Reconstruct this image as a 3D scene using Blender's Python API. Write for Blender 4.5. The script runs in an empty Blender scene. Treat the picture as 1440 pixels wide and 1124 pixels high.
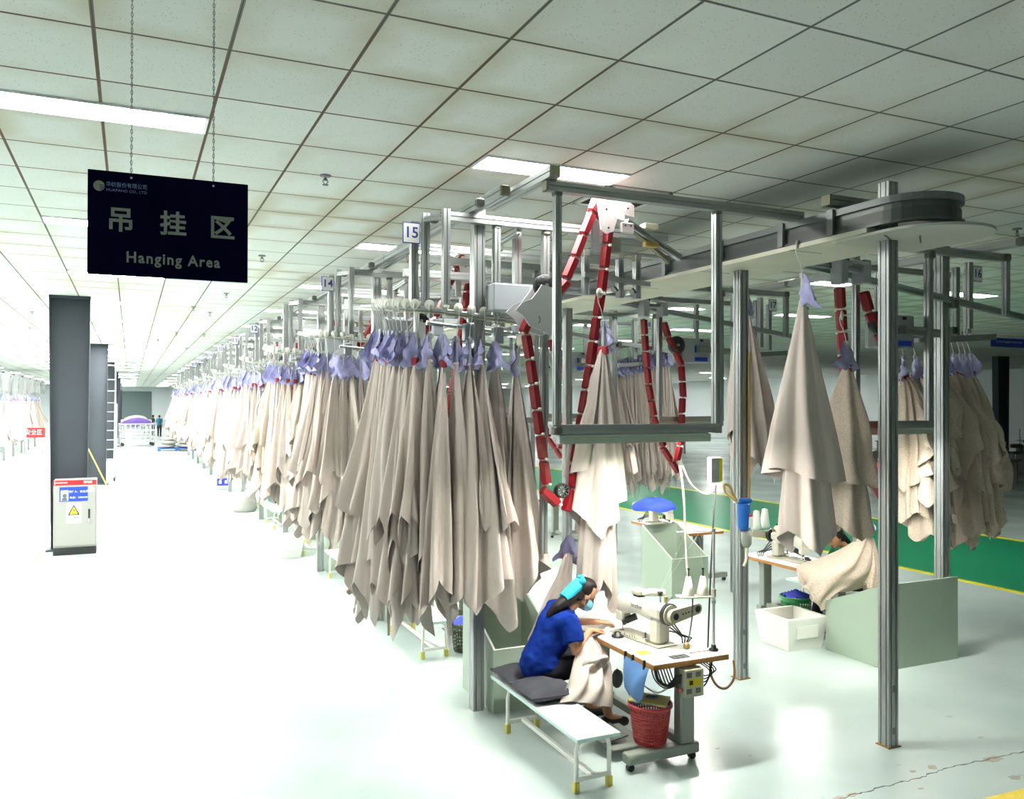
import bpy, bmesh, math, random
from mathutils import Vector, Matrix
C = bpy.context.scene.collection
PI = math.pi
sin, cos = math.sin, math.cos

# ---------------------------------------------------------------- camera model (1440x1124)
FPX = 1181.0
YAW = math.radians(24.44)
PITCH = math.radians(0.346)
ROLL = math.radians(0.12)
EYE = 2.6
CEIL = 4.522
LS = .911            # the sewing lines stand this much nearer than first surveyed
_cy, _sy, _cp, _sp = cos(YAW), sin(YAW), cos(PITCH), sin(PITCH)
_rt = Vector((_cy, -_sy, 0)); _fw = Vector((_sy*_cp, _cy*_cp, _sp)); _up = Vector((-_sy*_sp, -_cy*_sp, _cp))
def _ray(px, py):
    return _fw + _rt*((px-720)/FPX) + _up*((562-py)/FPX)
def atz(px, py, z):
    r = _ray(px, py); t = (z-EYE)/r.z
    return Vector((r.x*t, r.y*t, z))
def aty(px, py, y):
    r = _ray(px, py); t = y/r.y
    return Vector((r.x*t, y, EYE+r.z*t))
def atx(px, py, x):
    r = _ray(px, py); t = x/r.x
    return Vector((x, r.y*t, EYE+r.z*t))

# ---------------------------------------------------------------- materials
MATS = {}
def mat(name, col, rough=0.5, metal=0.0, emit=None, estr=0.0, noise=0.0, nscale=8.0, alpha=1.0, coat=0.0, trans=0.0, bump=0.0, sheen=0.0, spec=None):
    m = bpy.data.materials.new(name); m.use_nodes = True
    nt = m.node_tree; b = nt.nodes['Principled BSDF']
    b.inputs['Base Color'].default_value = (*col, 1)
    b.inputs['Roughness'].default_value = rough
    b.inputs['Metallic'].default_value = metal
    if spec is not None: b.inputs['Specular IOR Level'].default_value = spec
    if coat: b.inputs['Coat Weight'].default_value = coat
    if trans: b.inputs['Transmission Weight'].default_value = trans
    if sheen: b.inputs['Sheen Weight'].default_value = sheen
    if emit:
        b.inputs['Emission Color'].default_value = (*emit, 1); b.inputs['Emission Strength'].default_value = estr
    if noise or bump:
        tc = nt.nodes.new('ShaderNodeTexCoord')
        n = nt.nodes.new('ShaderNodeTexNoise'); n.inputs['Scale'].default_value = nscale; n.inputs['Detail'].default_value = 5
        nt.links.new(tc.outputs['Object'], n.inputs['Vector'])
        if noise:
            mx = nt.nodes.new('ShaderNodeMix'); mx.data_type = 'RGBA'
            mx.inputs[6].default_value = (*[c*(1-noise) for c in col], 1)
            mx.inputs[7].default_value = (*[min(1, c*(1+noise)) for c in col], 1)
            nt.links.new(n.outputs['Fac'], mx.inputs[0]); nt.links.new(mx.outputs[2], b.inputs['Base Color'])
        if bump:
            bp = nt.nodes.new('ShaderNodeBump'); bp.inputs['Strength'].default_value = bump; bp.inputs['Distance'].default_value = 0.02
            nt.links.new(n.outputs['Fac'], bp.inputs['Height']); nt.links.new(bp.outputs['Normal'], b.inputs['Normal'])
    MATS[name] = m
    return m
ALU = mat('aluminium', (.36, .38, .375), .34, .75, noise=.04, nscale=2)
ALUD = mat('aluminium_dark', (.16, .17, .17), .45, .5)
STEEL = mat('wire_steel', (.62, .63, .62), .3, .8)
BLACK = mat('black_plastic', (.012, .012, .014), .45)
CONN = mat('corner_connector', (.12, .12, .10), .55)
CAPM = mat('end_cap', (.28, .27, .18), .6)
WHITEP = mat('white_plate', (.48, .50, .51), .4, noise=.04)
GREYP = mat('grey_plate', (.33, .36, .38), .45, noise=.05)
PINKP = mat('white_sprocket_plate', (.82, .72, .72), .4)
RED = mat('red_chain_plastic', (.21, .003, .008), .38, noise=.25, nscale=20)
DRED = mat('red_clip', (.30, .012, .02), .5)
PEG = mat('white_peg', (.85, .83, .8), .5)
LAV = mat('lavender_cloth', (.36, .36, .60), .75, noise=.35, nscale=14, sheen=.2)
ROLLERM = mat('cream_roller', (.50, .50, .43), .4)
CREAM = mat('cream_panel', (.50, .48, .39), .5, noise=.12, nscale=3)
TRACKD = mat('track_rubber', (.05, .055, .055), .45)
NUMW = mat('number_plate_white', (.74, .75, .73), .5)
NUMB = mat('number_blue', (.02, .035, .26), .5)
NAVY = mat('sign_navy', (.0015, .001, .022), .9, spec=.06)
SIGNT = mat('sign_lettering', (.24, .27, .22), .8, spec=.2)
SIGNB = mat('sign_blue_lettering', (.12, .2, .36), .6)
COLM = mat('column_paint', (.040, .048, .057), .6, spec=.25, noise=.12, nscale=1.5)
BOXG = mat('cabinet_grey', (.27, .265, .245), .5, noise=.03)
REDP = mat('red_paint', (.36, .008, .012), .45)
BLUEP = mat('blue_sticker', (.008, .04, .42), .45)
YELP = mat('yellow_paint', (.85, .70, .02), .5)
YELT = mat('yellow_tape', (.62, .50, .005), .55)
WPAPER = mat('white_paper', (.62, .62, .61), .6)
MINT = mat('mint_board', (.36, .44, .35), .45, noise=.05, nscale=3)
MINTE = mat('board_edge', (.70, .66, .52), .5)
BENCHT = mat('bench_top', (.80, .84, .82), .3)
BENCHE = mat('bench_edge', (.50, .68, .64), .4)
WMETAL = mat('white_metal', (.72, .72, .66), .4)
YFOOT = mat('yellow_foot', (.62, .55, .10), .5)
TABLET = mat('table_top', (.86, .84, .78), .35, noise=.04)
TABLEE = mat('table_edge_wood', (.38, .17, .04), .5, noise=.3, nscale=20)
MGREY = mat('machine_leg_grey', (.25, .28, .24), .5)
MACH = mat('machine_white', (.62, .60, .52), .35)
MACHD = mat('machine_cream', (.44, .42, .32), .4)
CHROME = mat('chrome', (.7, .7, .68), .2, .9)
CUSH = mat('cushion_grey', (.055, .055, .066), .9, noise=.25, nscale=10, spec=.2)
BASKR = mat('red_basket', (.34, .02, .02), .4)
BOARDY = mat('yellowed_board', (.50, .47, .14), .5, noise=.4, nscale=9)
DENIM = mat('blue_cloth', (.085, .20, .42), .8, noise=.2, nscale=10)
TUBW = mat('white_tub_plastic', (.80, .80, .74), .4)
GREENP = mat('green_basket', (.02, .22, .06), .45)
BLUECL = mat('blue_fabric', (.03, .05, .42), .8)
BRASS = mat('brass', (.5, .36, .12), .35, .8)
BLUEF = mat('blue_filter', (.008, .11, .44), .3)
HOSE = mat('brown_hose', (.35, .16, .06), .5)
CABLE = mat('pale_cable', (.74, .70, .55), .5)
GLOVEB = mat('black_cable', (.015, .015, .015), .5)
SKIN = mat('skin', (.46, .23, .125), .5, noise=.08, nscale=25)
SHIRT = mat('blue_work_shirt', (.003, .021, .19), .9, noise=.25, nscale=5, spec=.15)
TEALSH = mat('teal_work_shirt', (.02, .16, .26), .8, noise=.2, nscale=6)
GREENSH = mat('green_collar_shirt', (.02, .22, .10), .8)
TROU = mat('dark_trousers', (.012, .012, .02), .85)
HAIR = mat('black_hair', (.010, .007, .007), .5, spec=.25, noise=.5, nscale=40)
SCARF = mat('cyan_hair_scarf', (.012, .36, .50), .7, noise=.2, nscale=15)
MASK = mat('face_mask', (.22, .58, .72), .8)
SHOE = mat('shoe', (.03, .02, .02), .6)
WALLW = mat('wall_paint', (.66, .70, .72), .7, noise=.04, nscale=.3)
WALLD = mat('far_wall_teal', (.13, .18, .18), .7, noise=.06, nscale=.4)
VENTM = mat('vent_brown', (.07, .045, .025), .6)
RUST = mat('rust_base', (.30, .17, .06), .8, noise=.4, nscale=30)
PURPLE = mat('purple_cloth', (.14, .075, .36), .8, noise=.2, nscale=8)
PALW = mat('pale_bundle', (.40, .385, .36), .8, noise=.15, nscale=6)
PALB = mat('blue_pallet', (.02, .10, .40), .5)
DARKM = mat('dark_machine', (.03, .032, .034), .5)
DARKT = mat('dark_table', (.10, .105, .10), .5)
SCREENR = mat('red_display', (.3, .01, .02), .3, emit=(1, .05, .12), estr=1.2)
LAMPE = mat('panel_diffuser', (.9, .9, .9), .5, emit=(1, .985, .95), estr=14.0)
LAMPDIM = mat('panel_diffuser_dim', (.9, .9, .9), .5, emit=(1, .985, .95), estr=6.0)
LAMPF = mat('panel_frame', (.75, .76, .75), .4)
TUBE = mat('work_tube', (.9, .9, .9), .5, emit=(1, .97, .9), estr=30.0)

def cloth_material(name, col, specks=None):
    m = bpy.data.materials.new(name); m.use_nodes = True
    nt = m.node_tree; b = nt.nodes['Principled BSDF']
    b.inputs['Roughness'].default_value = .8
    b.inputs['Sheen Weight'].default_value = .15
    tc = nt.nodes.new('ShaderNodeTexCoord'); oi = nt.nodes.new('ShaderNodeObjectInfo')
    n = nt.nodes.new('ShaderNodeTexNoise'); n.inputs['Scale'].default_value = 2.5; n.inputs['Detail'].default_value = 4
    nt.links.new(tc.outputs['Object'], n.inputs['Vector'])
    mx = nt.nodes.new('ShaderNodeMix'); mx.data_type = 'RGBA'
    mx.inputs[6].default_value = (*[c*.88 for c in col], 1); mx.inputs[7].default_value = (*[c*1.08 for c in col], 1)
    nt.links.new(n.outputs['Fac'], mx.inputs[0])
    hs = nt.nodes.new('ShaderNodeHueSaturation')
    mr = nt.nodes.new('ShaderNodeMapRange'); mr.inputs[3].default_value = .88; mr.inputs[4].default_value = 1.1
    nt.links.new(oi.outputs['Random'], mr.inputs[0]); nt.links.new(mr.outputs[0], hs.inputs['Value'])
    nt.links.new(mx.outputs[2], hs.inputs['Color'])
    out = hs.outputs['Color']
    if specks:
        v = nt.nodes.new('ShaderNodeTexVoronoi'); v.inputs['Scale'].default_value = 75
        nt.links.new(tc.outputs['Object'], v.inputs['Vector'])
        r = nt.nodes.new('ShaderNodeMath'); r.operation = 'LESS_THAN'; r.inputs[1].default_value = .33
        nt.links.new(v.outputs['Distance'], r.inputs[0])
        m2 = nt.nodes.new('ShaderNodeMix'); m2.data_type = 'RGBA'
        nt.links.new(r.outputs[0], m2.inputs[0]); nt.links.new(out, m2.inputs[6]); m2.inputs[7].default_value = (*specks, 1)
        out = m2.outputs[2]
    nt.links.new(out, b.inputs['Base Color'])
    n2 = nt.nodes.new('ShaderNodeTexNoise'); n2.inputs['Scale'].default_value = 9; n2.inputs['Detail'].default_value = 3
    nt.links.new(tc.outputs['Object'], n2.inputs['Vector'])
    bp = nt.nodes.new('ShaderNodeBump'); bp.inputs['Strength'].default_value = .25; bp.inputs['Distance'].default_value = .02
    nt.links.new(n2.outputs['Fac'], bp.inputs['Height']); nt.links.new(bp.outputs['Normal'], b.inputs['Normal'])
    return m
CLOTH = cloth_material('beige_sheet_cloth', (.54, .465, .42))
PRINT = cloth_material('printed_sheet_cloth', (.54, .455, .37), (.36, .285, .21))

def floor_material():
    m = bpy.data.materials.new('epoxy_floor'); m.use_nodes = True
    nt = m.node_tree; b = nt.nodes['Principled BSDF']; L = nt.links.new
    b.inputs['Specular IOR Level'].default_value = .5
    tc = nt.nodes.new('ShaderNodeTexCoord')
    n = nt.nodes.new('ShaderNodeTexNoise'); n.inputs['Scale'].default_value = .55; n.inputs['Detail'].default_value = 6
    L(tc.outputs['Object'], n.inputs['Vector'])
    r = nt.nodes.new('ShaderNodeValToRGB')
    r.color_ramp.elements[0].position = .3; r.color_ramp.elements[0].color = (.40, .49, .475, 1)
    r.color_ramp.elements[1].position = .7; r.color_ramp.elements[1].color = (.56, .65, .62, 1)
    L(n.outputs['Fac'], r.inputs[0])
    # worn specks
    n2 = nt.nodes.new('ShaderNodeTexNoise'); n2.inputs['Scale'].default_value = 6; n2.inputs['Detail'].default_value = 8
    L(tc.outputs['Object'], n2.inputs['Vector'])
    m2 = nt.nodes.new('ShaderNodeMapRange'); m2.inputs[1].default_value = .66; m2.inputs[2].default_value = .74
    L(n2.outputs['Fac'], m2.inputs[0])
    mul = nt.nodes.new('ShaderNodeMath'); mul.operation = 'MULTIPLY'; mul.inputs[1].default_value = .25
    L(m2.outputs[0], mul.inputs[0])
    mx = nt.nodes.new('ShaderNodeMix'); mx.data_type = 'RGBA'; mx.inputs[7].default_value = (.24, .25, .23, 1)
    L(mul.outputs[0], mx.inputs[0]); L(r.outputs[0], mx.inputs[6])
    L(mx.outputs[2], b.inputs['Base Color'])
    mr = nt.nodes.new('ShaderNodeMapRange'); mr.inputs[3].default_value = .12; mr.inputs[4].default_value = .30
    L(n.outputs['Fac'], mr.inputs[0]); L(mr.outputs[0], b.inputs['Roughness'])
    return m
FLOORM = floor_material()
def crack_material():
    m = mat('floor_crack', (.10, .09, .08), .8, noise=.5, nscale=20)
    return m
CRACK = crack_material()
CHIP = mat('bare_concrete_chip', (.33, .30, .25), .8, noise=.3, nscale=25)
GREENF = mat('green_walkway_paint', (.003, .22, .095), .3, noise=.12, nscale=1.2)
YELF = mat('yellow_line_paint', (.72, .66, .01), .35)

CW, CH = .6637, .7658            # ceiling grid pitch across and along the aisle
CX0, CY0 = 1.147, 4.011
def ceiling_material():
    m = bpy.data.materials.new('mineral_ceiling_tiles'); m.use_nodes = True
    nt = m.node_tree; b = nt.nodes['Principled BSDF']; L = nt.links.new
    b.inputs['Roughness'].default_value = .85
    tc = nt.nodes.new('ShaderNodeTexCoord'); sp = nt.nodes.new('ShaderNodeSeparateXYZ'); L(tc.outputs['Object'], sp.inputs[0])
    def M(op, a, bb=None, c=None):
        x = nt.nodes.new('ShaderNodeMath'); x.operation = op
        for i, v in enumerate((a, bb, c)):
            if v is None: continue
            if isinstance(v, (int, float)): x.inputs[i].default_value = v
            else: L(v, x.inputs[i])
        return x.outputs[0]
    u = M('MULTIPLY', M('SUBTRACT', sp.outputs['X'], CX0), 1/CW); v = M('MULTIPLY', M('SUBTRACT', sp.outputs['Y'], CY0), 1/CH)
    # distance in metres to the nearest grid line
    du = M('MULTIPLY', M('ABSOLUTE', M('SUBTRACT', u, M('ROUND', u))), CW)
    dv = M('MULTIPLY', M('ABSOLUTE', M('SUBTRACT', v, M('ROUND', v))), CH)
    d = M('MINIMUM', du, dv)
    # speckled mineral fibre
    vo = nt.nodes.new('ShaderNodeTexVoronoi'); vo.inputs['Scale'].default_value = 42; L(tc.outputs['Object'], vo.inputs['Vector'])
    n = nt.nodes.new('ShaderNodeTexNoise'); n.inputs['Scale'].default_value = 11; n.inputs['Detail'].default_value = 2; L(tc.outputs['Object'], n.inputs['Vector'])
    hole = M('MULTIPLY', M('LESS_THAN', vo.outputs['Distance'], .16), M('GREATER_THAN', n.outputs['Fac'], .45))
    base = nt.nodes.new('ShaderNodeMix'); base.data_type = 'RGBA'
    base.inputs[6].default_value = (.60, .615, .575, 1); base.inputs[7].default_value = (.32, .34, .31, 1); L(hole, base.inputs[0])
    # water stains near the grid in places
    n3 = nt.nodes.new('ShaderNodeTexNoise'); n3.inputs['Scale'].default_value = .5; n3.inputs['Detail'].default_value = 5; L(tc.outputs['Object'], n3.inputs['Vector'])
    st = nt.nodes.new('ShaderNodeMapRange'); st.inputs[1].default_value = .42; st.inputs[2].default_value = .64; L(n3.outputs['Fac'], st.inputs[0])
    near = nt.nodes.new('ShaderNodeMapRange'); near.inputs[1].default_value = .20; near.inputs[2].default_value = .0; L(d, near.inputs[0])
    stain = M('MULTIPLY', M('MULTIPLY', st.outputs[0], near.outputs[0]), .85)
    m1 = nt.nodes.new('ShaderNodeMix'); m1.data_type = 'RGBA'; L(stain, m1.inputs[0]); L(base.outputs[2], m1.inputs[6]); m1.inputs[7].default_value = (.42, .36, .24, 1)
    # per tile tone
    wn = nt.nodes.new('ShaderNodeTexWhiteNoise'); wn.noise_dimensions = '2D'
    cb = nt.nodes.new('ShaderNodeCombineXYZ'); L(M('FLOOR', u), cb.inputs[0]); L(M('FLOOR', v), cb.inputs[1]); L(cb.outputs[0], wn.inputs['Vector'])
    hs = nt.nodes.new('ShaderNodeHueSaturation'); mr = nt.nodes.new('ShaderNodeMapRange'); mr.inputs[3].default_value = .93; mr.inputs[4].default_value = 1.04
    L(wn.outputs['Value'], mr.inputs[0]); L(mr.outputs[0], hs.inputs['Value']); L(m1.outputs[2], hs.inputs['Color'])
    # rusty metal T-bars
    rust = nt.nodes.new('ShaderNodeMix'); rust.data_type = 'RGBA'
    rust.inputs[6].default_value = (.17, .18, .165, 1); rust.inputs[7].default_value = (.12, .055, .018, 1)
    n4 = nt.nodes.new('ShaderNodeTexNoise'); n4.inputs['Scale'].default_value = .22; n4.inputs['Detail'].default_value = 3; L(tc.outputs['Object'], n4.inputs['Vector'])
    rr = nt.nodes.new('ShaderNodeMapRange'); rr.inputs[1].default_value = .42; rr.inputs[2].default_value = .58; L(n4.outputs['Fac'], rr.inputs[0]); L(rr.outputs[0], rust.inputs[0])
    line = M('LESS_THAN', d, .0105)
    core = M('LESS_THAN', d, .003)
    m2 = nt.nodes.new('ShaderNodeMix'); m2.data_type = 'RGBA'; L(line, m2.inputs[0]); L(hs.outputs['Color'], m2.inputs[6]); L(rust.outputs[2], m2.inputs[7])
    m3 = nt.nodes.new('ShaderNodeMix'); m3.data_type = 'RGBA'; L(core, m3.inputs[0]); L(m2.outputs[2], m3.inputs[6]); m3.inputs[7].default_value = (.05, .05, .045, 1)
    L(m3.outputs[2], b.inputs['Base Color'])
    return m
CEILM = ceiling_material()

# ---------------------------------------------------------------- mesh builder
class MB:
    def __init__(s):
        s.v, s.f, s.m, s.sm, s.mats = [], [], [], [], []
    def mi(s, m):
        if m is None: m = ALU
        if m not in s.mats: s.mats.append(m)
        return s.mats.index(m)
    def add(s, vs, fs, m=None, smooth=False, M=None):
        b = len(s.v); k = s.mi(m)
        for v in vs:
            v = Vector(v); s.v.append(M @ v if M is not None else v)
        for f in fs:
            s.f.append([i+b for i in f]); s.m.append(k); s.sm.append(smooth)
        return s
    def box(s, a, b, m=None, bev=0.0, M=None):
        x0, x1 = sorted((a[0], b[0])); y0, y1 = sorted((a[1], b[1])); z0, z1 = sorted((a[2], b[2]))
        if bev <= 0:
            vs = [(x0,y0,z0),(x1,y0,z0),(x1,y1,z0),(x0,y1,z0),(x0,y0,z1),(x1,y0,z1),(x1,y1,z1),(x0,y1,z1)]
            return s.add(vs, [(0,3,2,1),(4,5,6,7),(0,1,5,4),(1,2,6,5),(2,3,7,6),(3,0,4,7)], m, False, M)
        e = min(bev, (x1-x0)*.49, (y1-y0)*.49, (z1-z0)*.49)
        def ring(o, z):
            X0, X1, Y0, Y1 = x0+o, x1-o, y0+o, y1-o
            c = e
            return [(X0+c,Y0,z),(X1-c,Y0,z),(X1,Y0+c,z),(X1,Y1-c,z),(X1-c,Y1,z),(X0+c,Y1,z),(X0,Y1-c,z),(X0,Y0+c,z)]
        vs = ring(e*.9, z0)+ring(0, z0+e)+ring(0, z1-e)+ring(e*.9, z1)
        fs = [tuple(range(7, -1, -1)), tuple(range(24, 32))]
        for r in range(3):
            for i in range(8):
                j = (i+1) % 8
                fs.append((r*8+i, r*8+j, r*8+8+j, r*8+8+i))
        return s.add(vs, fs, m, False, M)
    def frame(s, p0, p1, up=None):
        p0, p1 = Vector(p0), Vector(p1); d = (p1-p0).normalized()
        u = Vector(up) if up else (Vector((0,0,1)) if abs(d.z) < .95 else Vector((0,1,0)))
        x = u.cross(d).normalized(); y = d.cross(x)
        return Matrix(((x.x,y.x,d.x,p0.x),(x.y,y.y,d.y,p0.y),(x.z,y.z,d.z,p0.z),(0,0,0,1))), (p1-p0).length
    def poly(s, pts, p0, p1, m=None, up=None, smooth=False, cap=True):
        """2-D outline swept from p0 to p1"""
        M, L = s.frame(p0, p1, up); n = len(pts)
        vs = [(a, b, 0) for a, b in pts]+[(a, b, L) for a, b in pts]
        fs = [(i, (i+1) % n, n+(i+1) % n, n+i) for i in range(n)]
        s.add(vs, fs, m, smooth, M)
        if cap: s.add(vs, [tuple(range(n-1, -1, -1)), tuple(range(n, 2*n))], m, False, M)
        return s
    def extr(s, p0, p1, w=.08, h=None, m=None, up=None, slots=1):
        """slotted aluminium profile, w across, h along up"""
        h = h or w
        g, dp = .009, .012
        def side(a, b, n):
            out = [a]
            a, b = Vector((*a, 0)), Vector((*b, 0)); d = (b-a); L = d.length; d /= L; nn = Vector((-d.y, d.x, 0))
            for k in range(n):
                c = L*(k+.5)/n
                for t, q in ((c-g/2, 0), (c-g/2, dp), (c+g/2, dp), (c+g/2, 0)):
                    p = a+d*t+nn*q; out.append((p.x, p.y))
            return out
        a, b = w/2, h/2
        sx = slots if w >= .07 else 1
        sy = slots if h >= .07 else 1
        pts = side((-a,-b), (a,-b), sx)+side((a,-b), (a,b), sy)+side((a,b), (-a,b), sx)+side((-a,b), (-a,-b), sy)
        return s.poly(pts, p0, p1, m or ALU, up)
    def cyl(s, p0, p1, r, m=None, n=16, r2=None, cap=True, smooth=True):
        M, L = s.frame(p0, p1); r2 = r if r2 is None else r2
        vs = [(r*cos(2*PI*i/n), r*sin(2*PI*i/n), 0) for i in range(n)]+[(r2*cos(2*PI*i/n), r2*sin(2*PI*i/n), L) for i in range(n)]
        s.add(vs, [(i, (i+1) % n, n+(i+1) % n, n+i) for i in range(n)], m, smooth, M)
        if cap: s.add(vs, [tuple(range(n-1, -1, -1)), tuple(range(n, 2*n))], m, False, M)
        return s
    def tube(s, pts, r, m=None, n=8, cap=True, closed=False):
        pts = [Vector(p) for p in pts]; N = len(pts)
        rs = r if isinstance(r, (list, tuple)) else [r]*N
        prev = None; vs = []
        for i, p in enumerate(pts):
            a = pts[(i-1) % N] if (closed or i) else p; b = pts[(i+1) % N] if (closed or i < N-1) else p
            d = (b-a).normalized()
            if prev is None:
                u = Vector((0,0,1)) if abs(d.z) < .9 else Vector((1,0,0))
                x = u.cross(d).normalized()
            else:
                x = (prev-d*prev.dot(d)); x = x.normalized() if x.length > 1e-6 else d.orthogonal().normalized()
            prev = x; y = d.cross(x)
            for k in range(n):
                t = 2*PI*k/n; vs.append(p+x*(rs[i]*cos(t))+y*(rs[i]*sin(t)))
        fs = []
        for i in range(N if closed else N-1):
            j = (i+1) % N
            for k in range(n):
                l = (k+1) % n; fs.append((i*n+k, i*n+l, j*n+l, j*n+k))
        s.add(vs, fs, m, True)
        if cap and not closed: s.add(vs, [tuple(range(n-1, -1, -1)), tuple(range((N-1)*n, N*n))], m, False)
        return s
    def ball(s, c, r, m=None, n=12, M=None, k=8):
        rx, ry, rz = r if isinstance(r, (tuple, list)) else (r, r, r)
        c = Vector(c); vs = []
        for i in range(k+1):
            a = PI*i/k
            for j in range(n):
                t = 2*PI*j/n
                p = Vector((rx*sin(a)*cos(t), ry*sin(a)*sin(t), rz*cos(a)))
                if M is not None: p = M @ p
                vs.append(c+p)
        fs = [(i*n+j, (i+1)*n+j, (i+1)*n+(j+1) % n, i*n+(j+1) % n) for i in range(k) for j in range(n)]
        return s.add(vs, fs, m, True)
    def lathe(s, prof, c=(0,0,0), m=None, n=24, axis='z', smooth=True):
        vs = []
        for r, z in prof:
            for j in range(n):
                t = 2*PI*j/n; a, b = r*cos(t), r*sin(t)
                p = {'z': (a, b, z), 'y': (a, z, b), 'x': (z, a, b)}[axis]
                vs.append(Vector(c)+Vector(p))
        fs = [(i*n+j, i*n+(j+1) % n, (i+1)*n+(j+1) % n, (i+1)*n+j) for i in range(len(prof)-1) for j in range(n)]
        return s.add(vs, fs, m, smooth)
    def plate(s, pts, off, m=None):
        """flat polygon of 3-D points given a thickness by the vector off"""
        pts = [Vector(p) for p in pts]; n = len(pts); off = Vector(off)
        vs = pts+[p+off for p in pts]
        fs = [tuple(range(n-1, -1, -1)), tuple(range(n, 2*n))]+[(i, (i+1) % n, n+(i+1) % n, n+i) for i in range(n)]
        return s.add(vs, fs, m, False)
    def grid(s, rows, m=None, smooth=True):
        nu = len(rows[0]); vs = [p for r in rows for p in r]
        fs = [(i*nu+j, i*nu+j+1, (i+1)*nu+j+1, (i+1)*nu+j) for i in range(len(rows)-1) for j in range(nu-1)]
        return s.add(vs, fs, m, smooth)
    def mesh(s, name):
        me = bpy.data.meshes.new(name)
        me.from_pydata([tuple(v) for v in s.v], [], s.f)
        for m in s.mats: me.materials.append(m)
        me.polygons.foreach_set('material_index', s.m); me.polygons.foreach_set('use_smooth', s.sm)
        bm = bmesh.new(); bm.from_mesh(me); bmesh.ops.recalc_face_normals(bm, faces=bm.faces); bm.to_mesh(me); bm.free()
        me.update()
        return me
    def build(s, name, parent=None, loc=None, mods=None):
        me = s.mesh(name)
        o = bpy.data.objects.new(name, me); C.objects.link(o)
        if loc is not None: o.location = loc
        if parent is not None: o.parent = parent
        return o

def tag(o, label=None, cat=None, group=None, kind=None):
    if label: o['label'] = label
    if cat: o['category'] = cat
    if group: o['group'] = group
    if kind: o['kind'] = kind
    return o
def thing(name, label, cat, loc=(0,0,0), rz=0.0, group=None):
    o = bpy.data.objects.new(name, None); C.objects.link(o)
    o.empty_display_size = .1; o.location = loc; o.rotation_euler = (0, 0, rz)
    if name in ('conveyor_frame', 'hanger_rail', 'lift_conveyor', 'work_lamp'): o.scale = (LS, LS, LS)
    return tag(o, label, cat, group)
def struct(mb, name, label=None):
    return tag(mb.build(name), label, kind='structure')
def copy_tree(o, parent=None):
    c = o.copy(); C.objects.link(c)
    if parent is not None: c.parent = parent
    for ch in list(o.children): copy_tree(ch, c)
    return c
def dup(o, loc=None, rz=None, label=None, group=None):
    c = copy_tree(o)
    if loc is not None: c.location = loc
    if rz is not None: c.rotation_euler = (0, 0, rz)
    if label: c['label'] = label
    if group: c['group'] = group
    elif 'group' in c and label: del c['group']
    return c
def remesh(o, vox, smooth=4):
    r = o.modifiers.new('r', 'REMESH'); r.mode = 'VOXEL'; r.voxel_size = vox; r.use_smooth_shade = True
    if smooth:
        q = o.modifiers.new('s', 'SMOOTH'); q.iterations = smooth; q.factor = .5
    return o
def subsurf(o, n=1):
    q = o.modifiers.new('ss', 'SUBSURF'); q.levels = n; q.render_levels = n
    return o
_tn = [0]
def text_mb(mb, body, size, M, m, depth=.0015, align='CENTER', bold=0.0, space=1.0, width=None):
    """lettering as thin raised geometry; M places local xy of the text"""
    cu = bpy.data.curves.new('lettering_source', 'FONT'); cu.body = body; cu.size = size; cu.align_x = align; cu.align_y = 'CENTER'
    cu.extrude = depth; cu.offset = bold; cu.space_character = space; cu.resolution_u = 2
    o = bpy.data.objects.new('lettering_source', cu); C.objects.link(o)
    dg = bpy.context.evaluated_depsgraph_get(); dg.update()
    me = o.evaluated_get(dg).to_mesh()
    vs = [v.co.copy() for v in me.vertices]; fs = [tuple(p.vertices) for p in me.polygons]
    if width and vs:
        w = max(v.x for v in vs)-min(v.x for v in vs)
        for v in vs: v.x *= width/w
    o.evaluated_get(dg).to_mesh_clear()
    bpy.data.objects.remove(o); bpy.data.curves.remove(cu)
    mb.add(vs, fs, m, False, M)
def face_M(o, x, y):
    """matrix with local x along x, local y along y, origin o"""
    x = Vector(x).normalized(); y = Vector(y).normalized(); z = x.cross(y)
    return Matrix(((x.x,y.x,z.x,o[0]),(x.y,y.y,z.y,o[1]),(x.z,y.z,z.z,o[2]),(0,0,0,1)))
ORD = ['first','second','third','fourth','fifth','sixth','seventh','eighth','ninth','tenth','eleventh','twelfth','thirteenth','fourteenth','fifteenth','sixteenth','seventeenth','eighteenth','nineteenth','twentieth','twenty-first','twenty-second','twenty-third','twenty-fourth','twenty-fifth','twenty-sixth','twenty-seventh','twenty-eighth']
AISLE, LINE, WALK, WORK = 26.0, 12.0, 11.0, 140.0
EXPOSURE = 2.5
# ================================================================ ROOM SHELL
X0, X1, Y0, Y1 = -16.0, 42.0, -3.0, 104.0
struct(MB().box((X0, Y0, -.1), (X1, Y1, 0), FLOORM), 'floor', 'glossy pale green epoxy factory floor')
struct(MB().box((X0, Y0, CEIL), (X1, Y1, CEIL+.1), CEILM), 'ceiling', 'suspended ceiling of square mineral tiles in a grid')
struct(MB().box((X0, Y1, 0), (X1, Y1+.2, CEIL), WALLW), 'wall_end', 'pale wall at the far end of the hall')
struct(MB().box((X1, Y0, 0), (X1+.2, Y1, CEIL), WALLW), 'wall_right', 'pale blue grey wall along the right side of the hall')
struct(MB().box((X0-.2, Y0, 0), (X0, Y1, CEIL), WALLW), 'wall_left')
struct(MB().box((X0, Y0-.2, 0), (X1, Y0, CEIL), WALLW), 'wall_back')
d = tag(MB().box((-1.1, Y1-.12, 0), (2.2, Y1, 4.0), WALLD, .02).build('door_1'), 'large grey green shutter door at the end of the aisle', kind='structure')
mb = MB()
for k in range(1, 8): mb.box((-1.05, Y1-.135, k*.5-.012), (2.15, Y1-.12, k*.5+.012), ALUD)
mb.build('shutter_rib', d)
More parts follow.
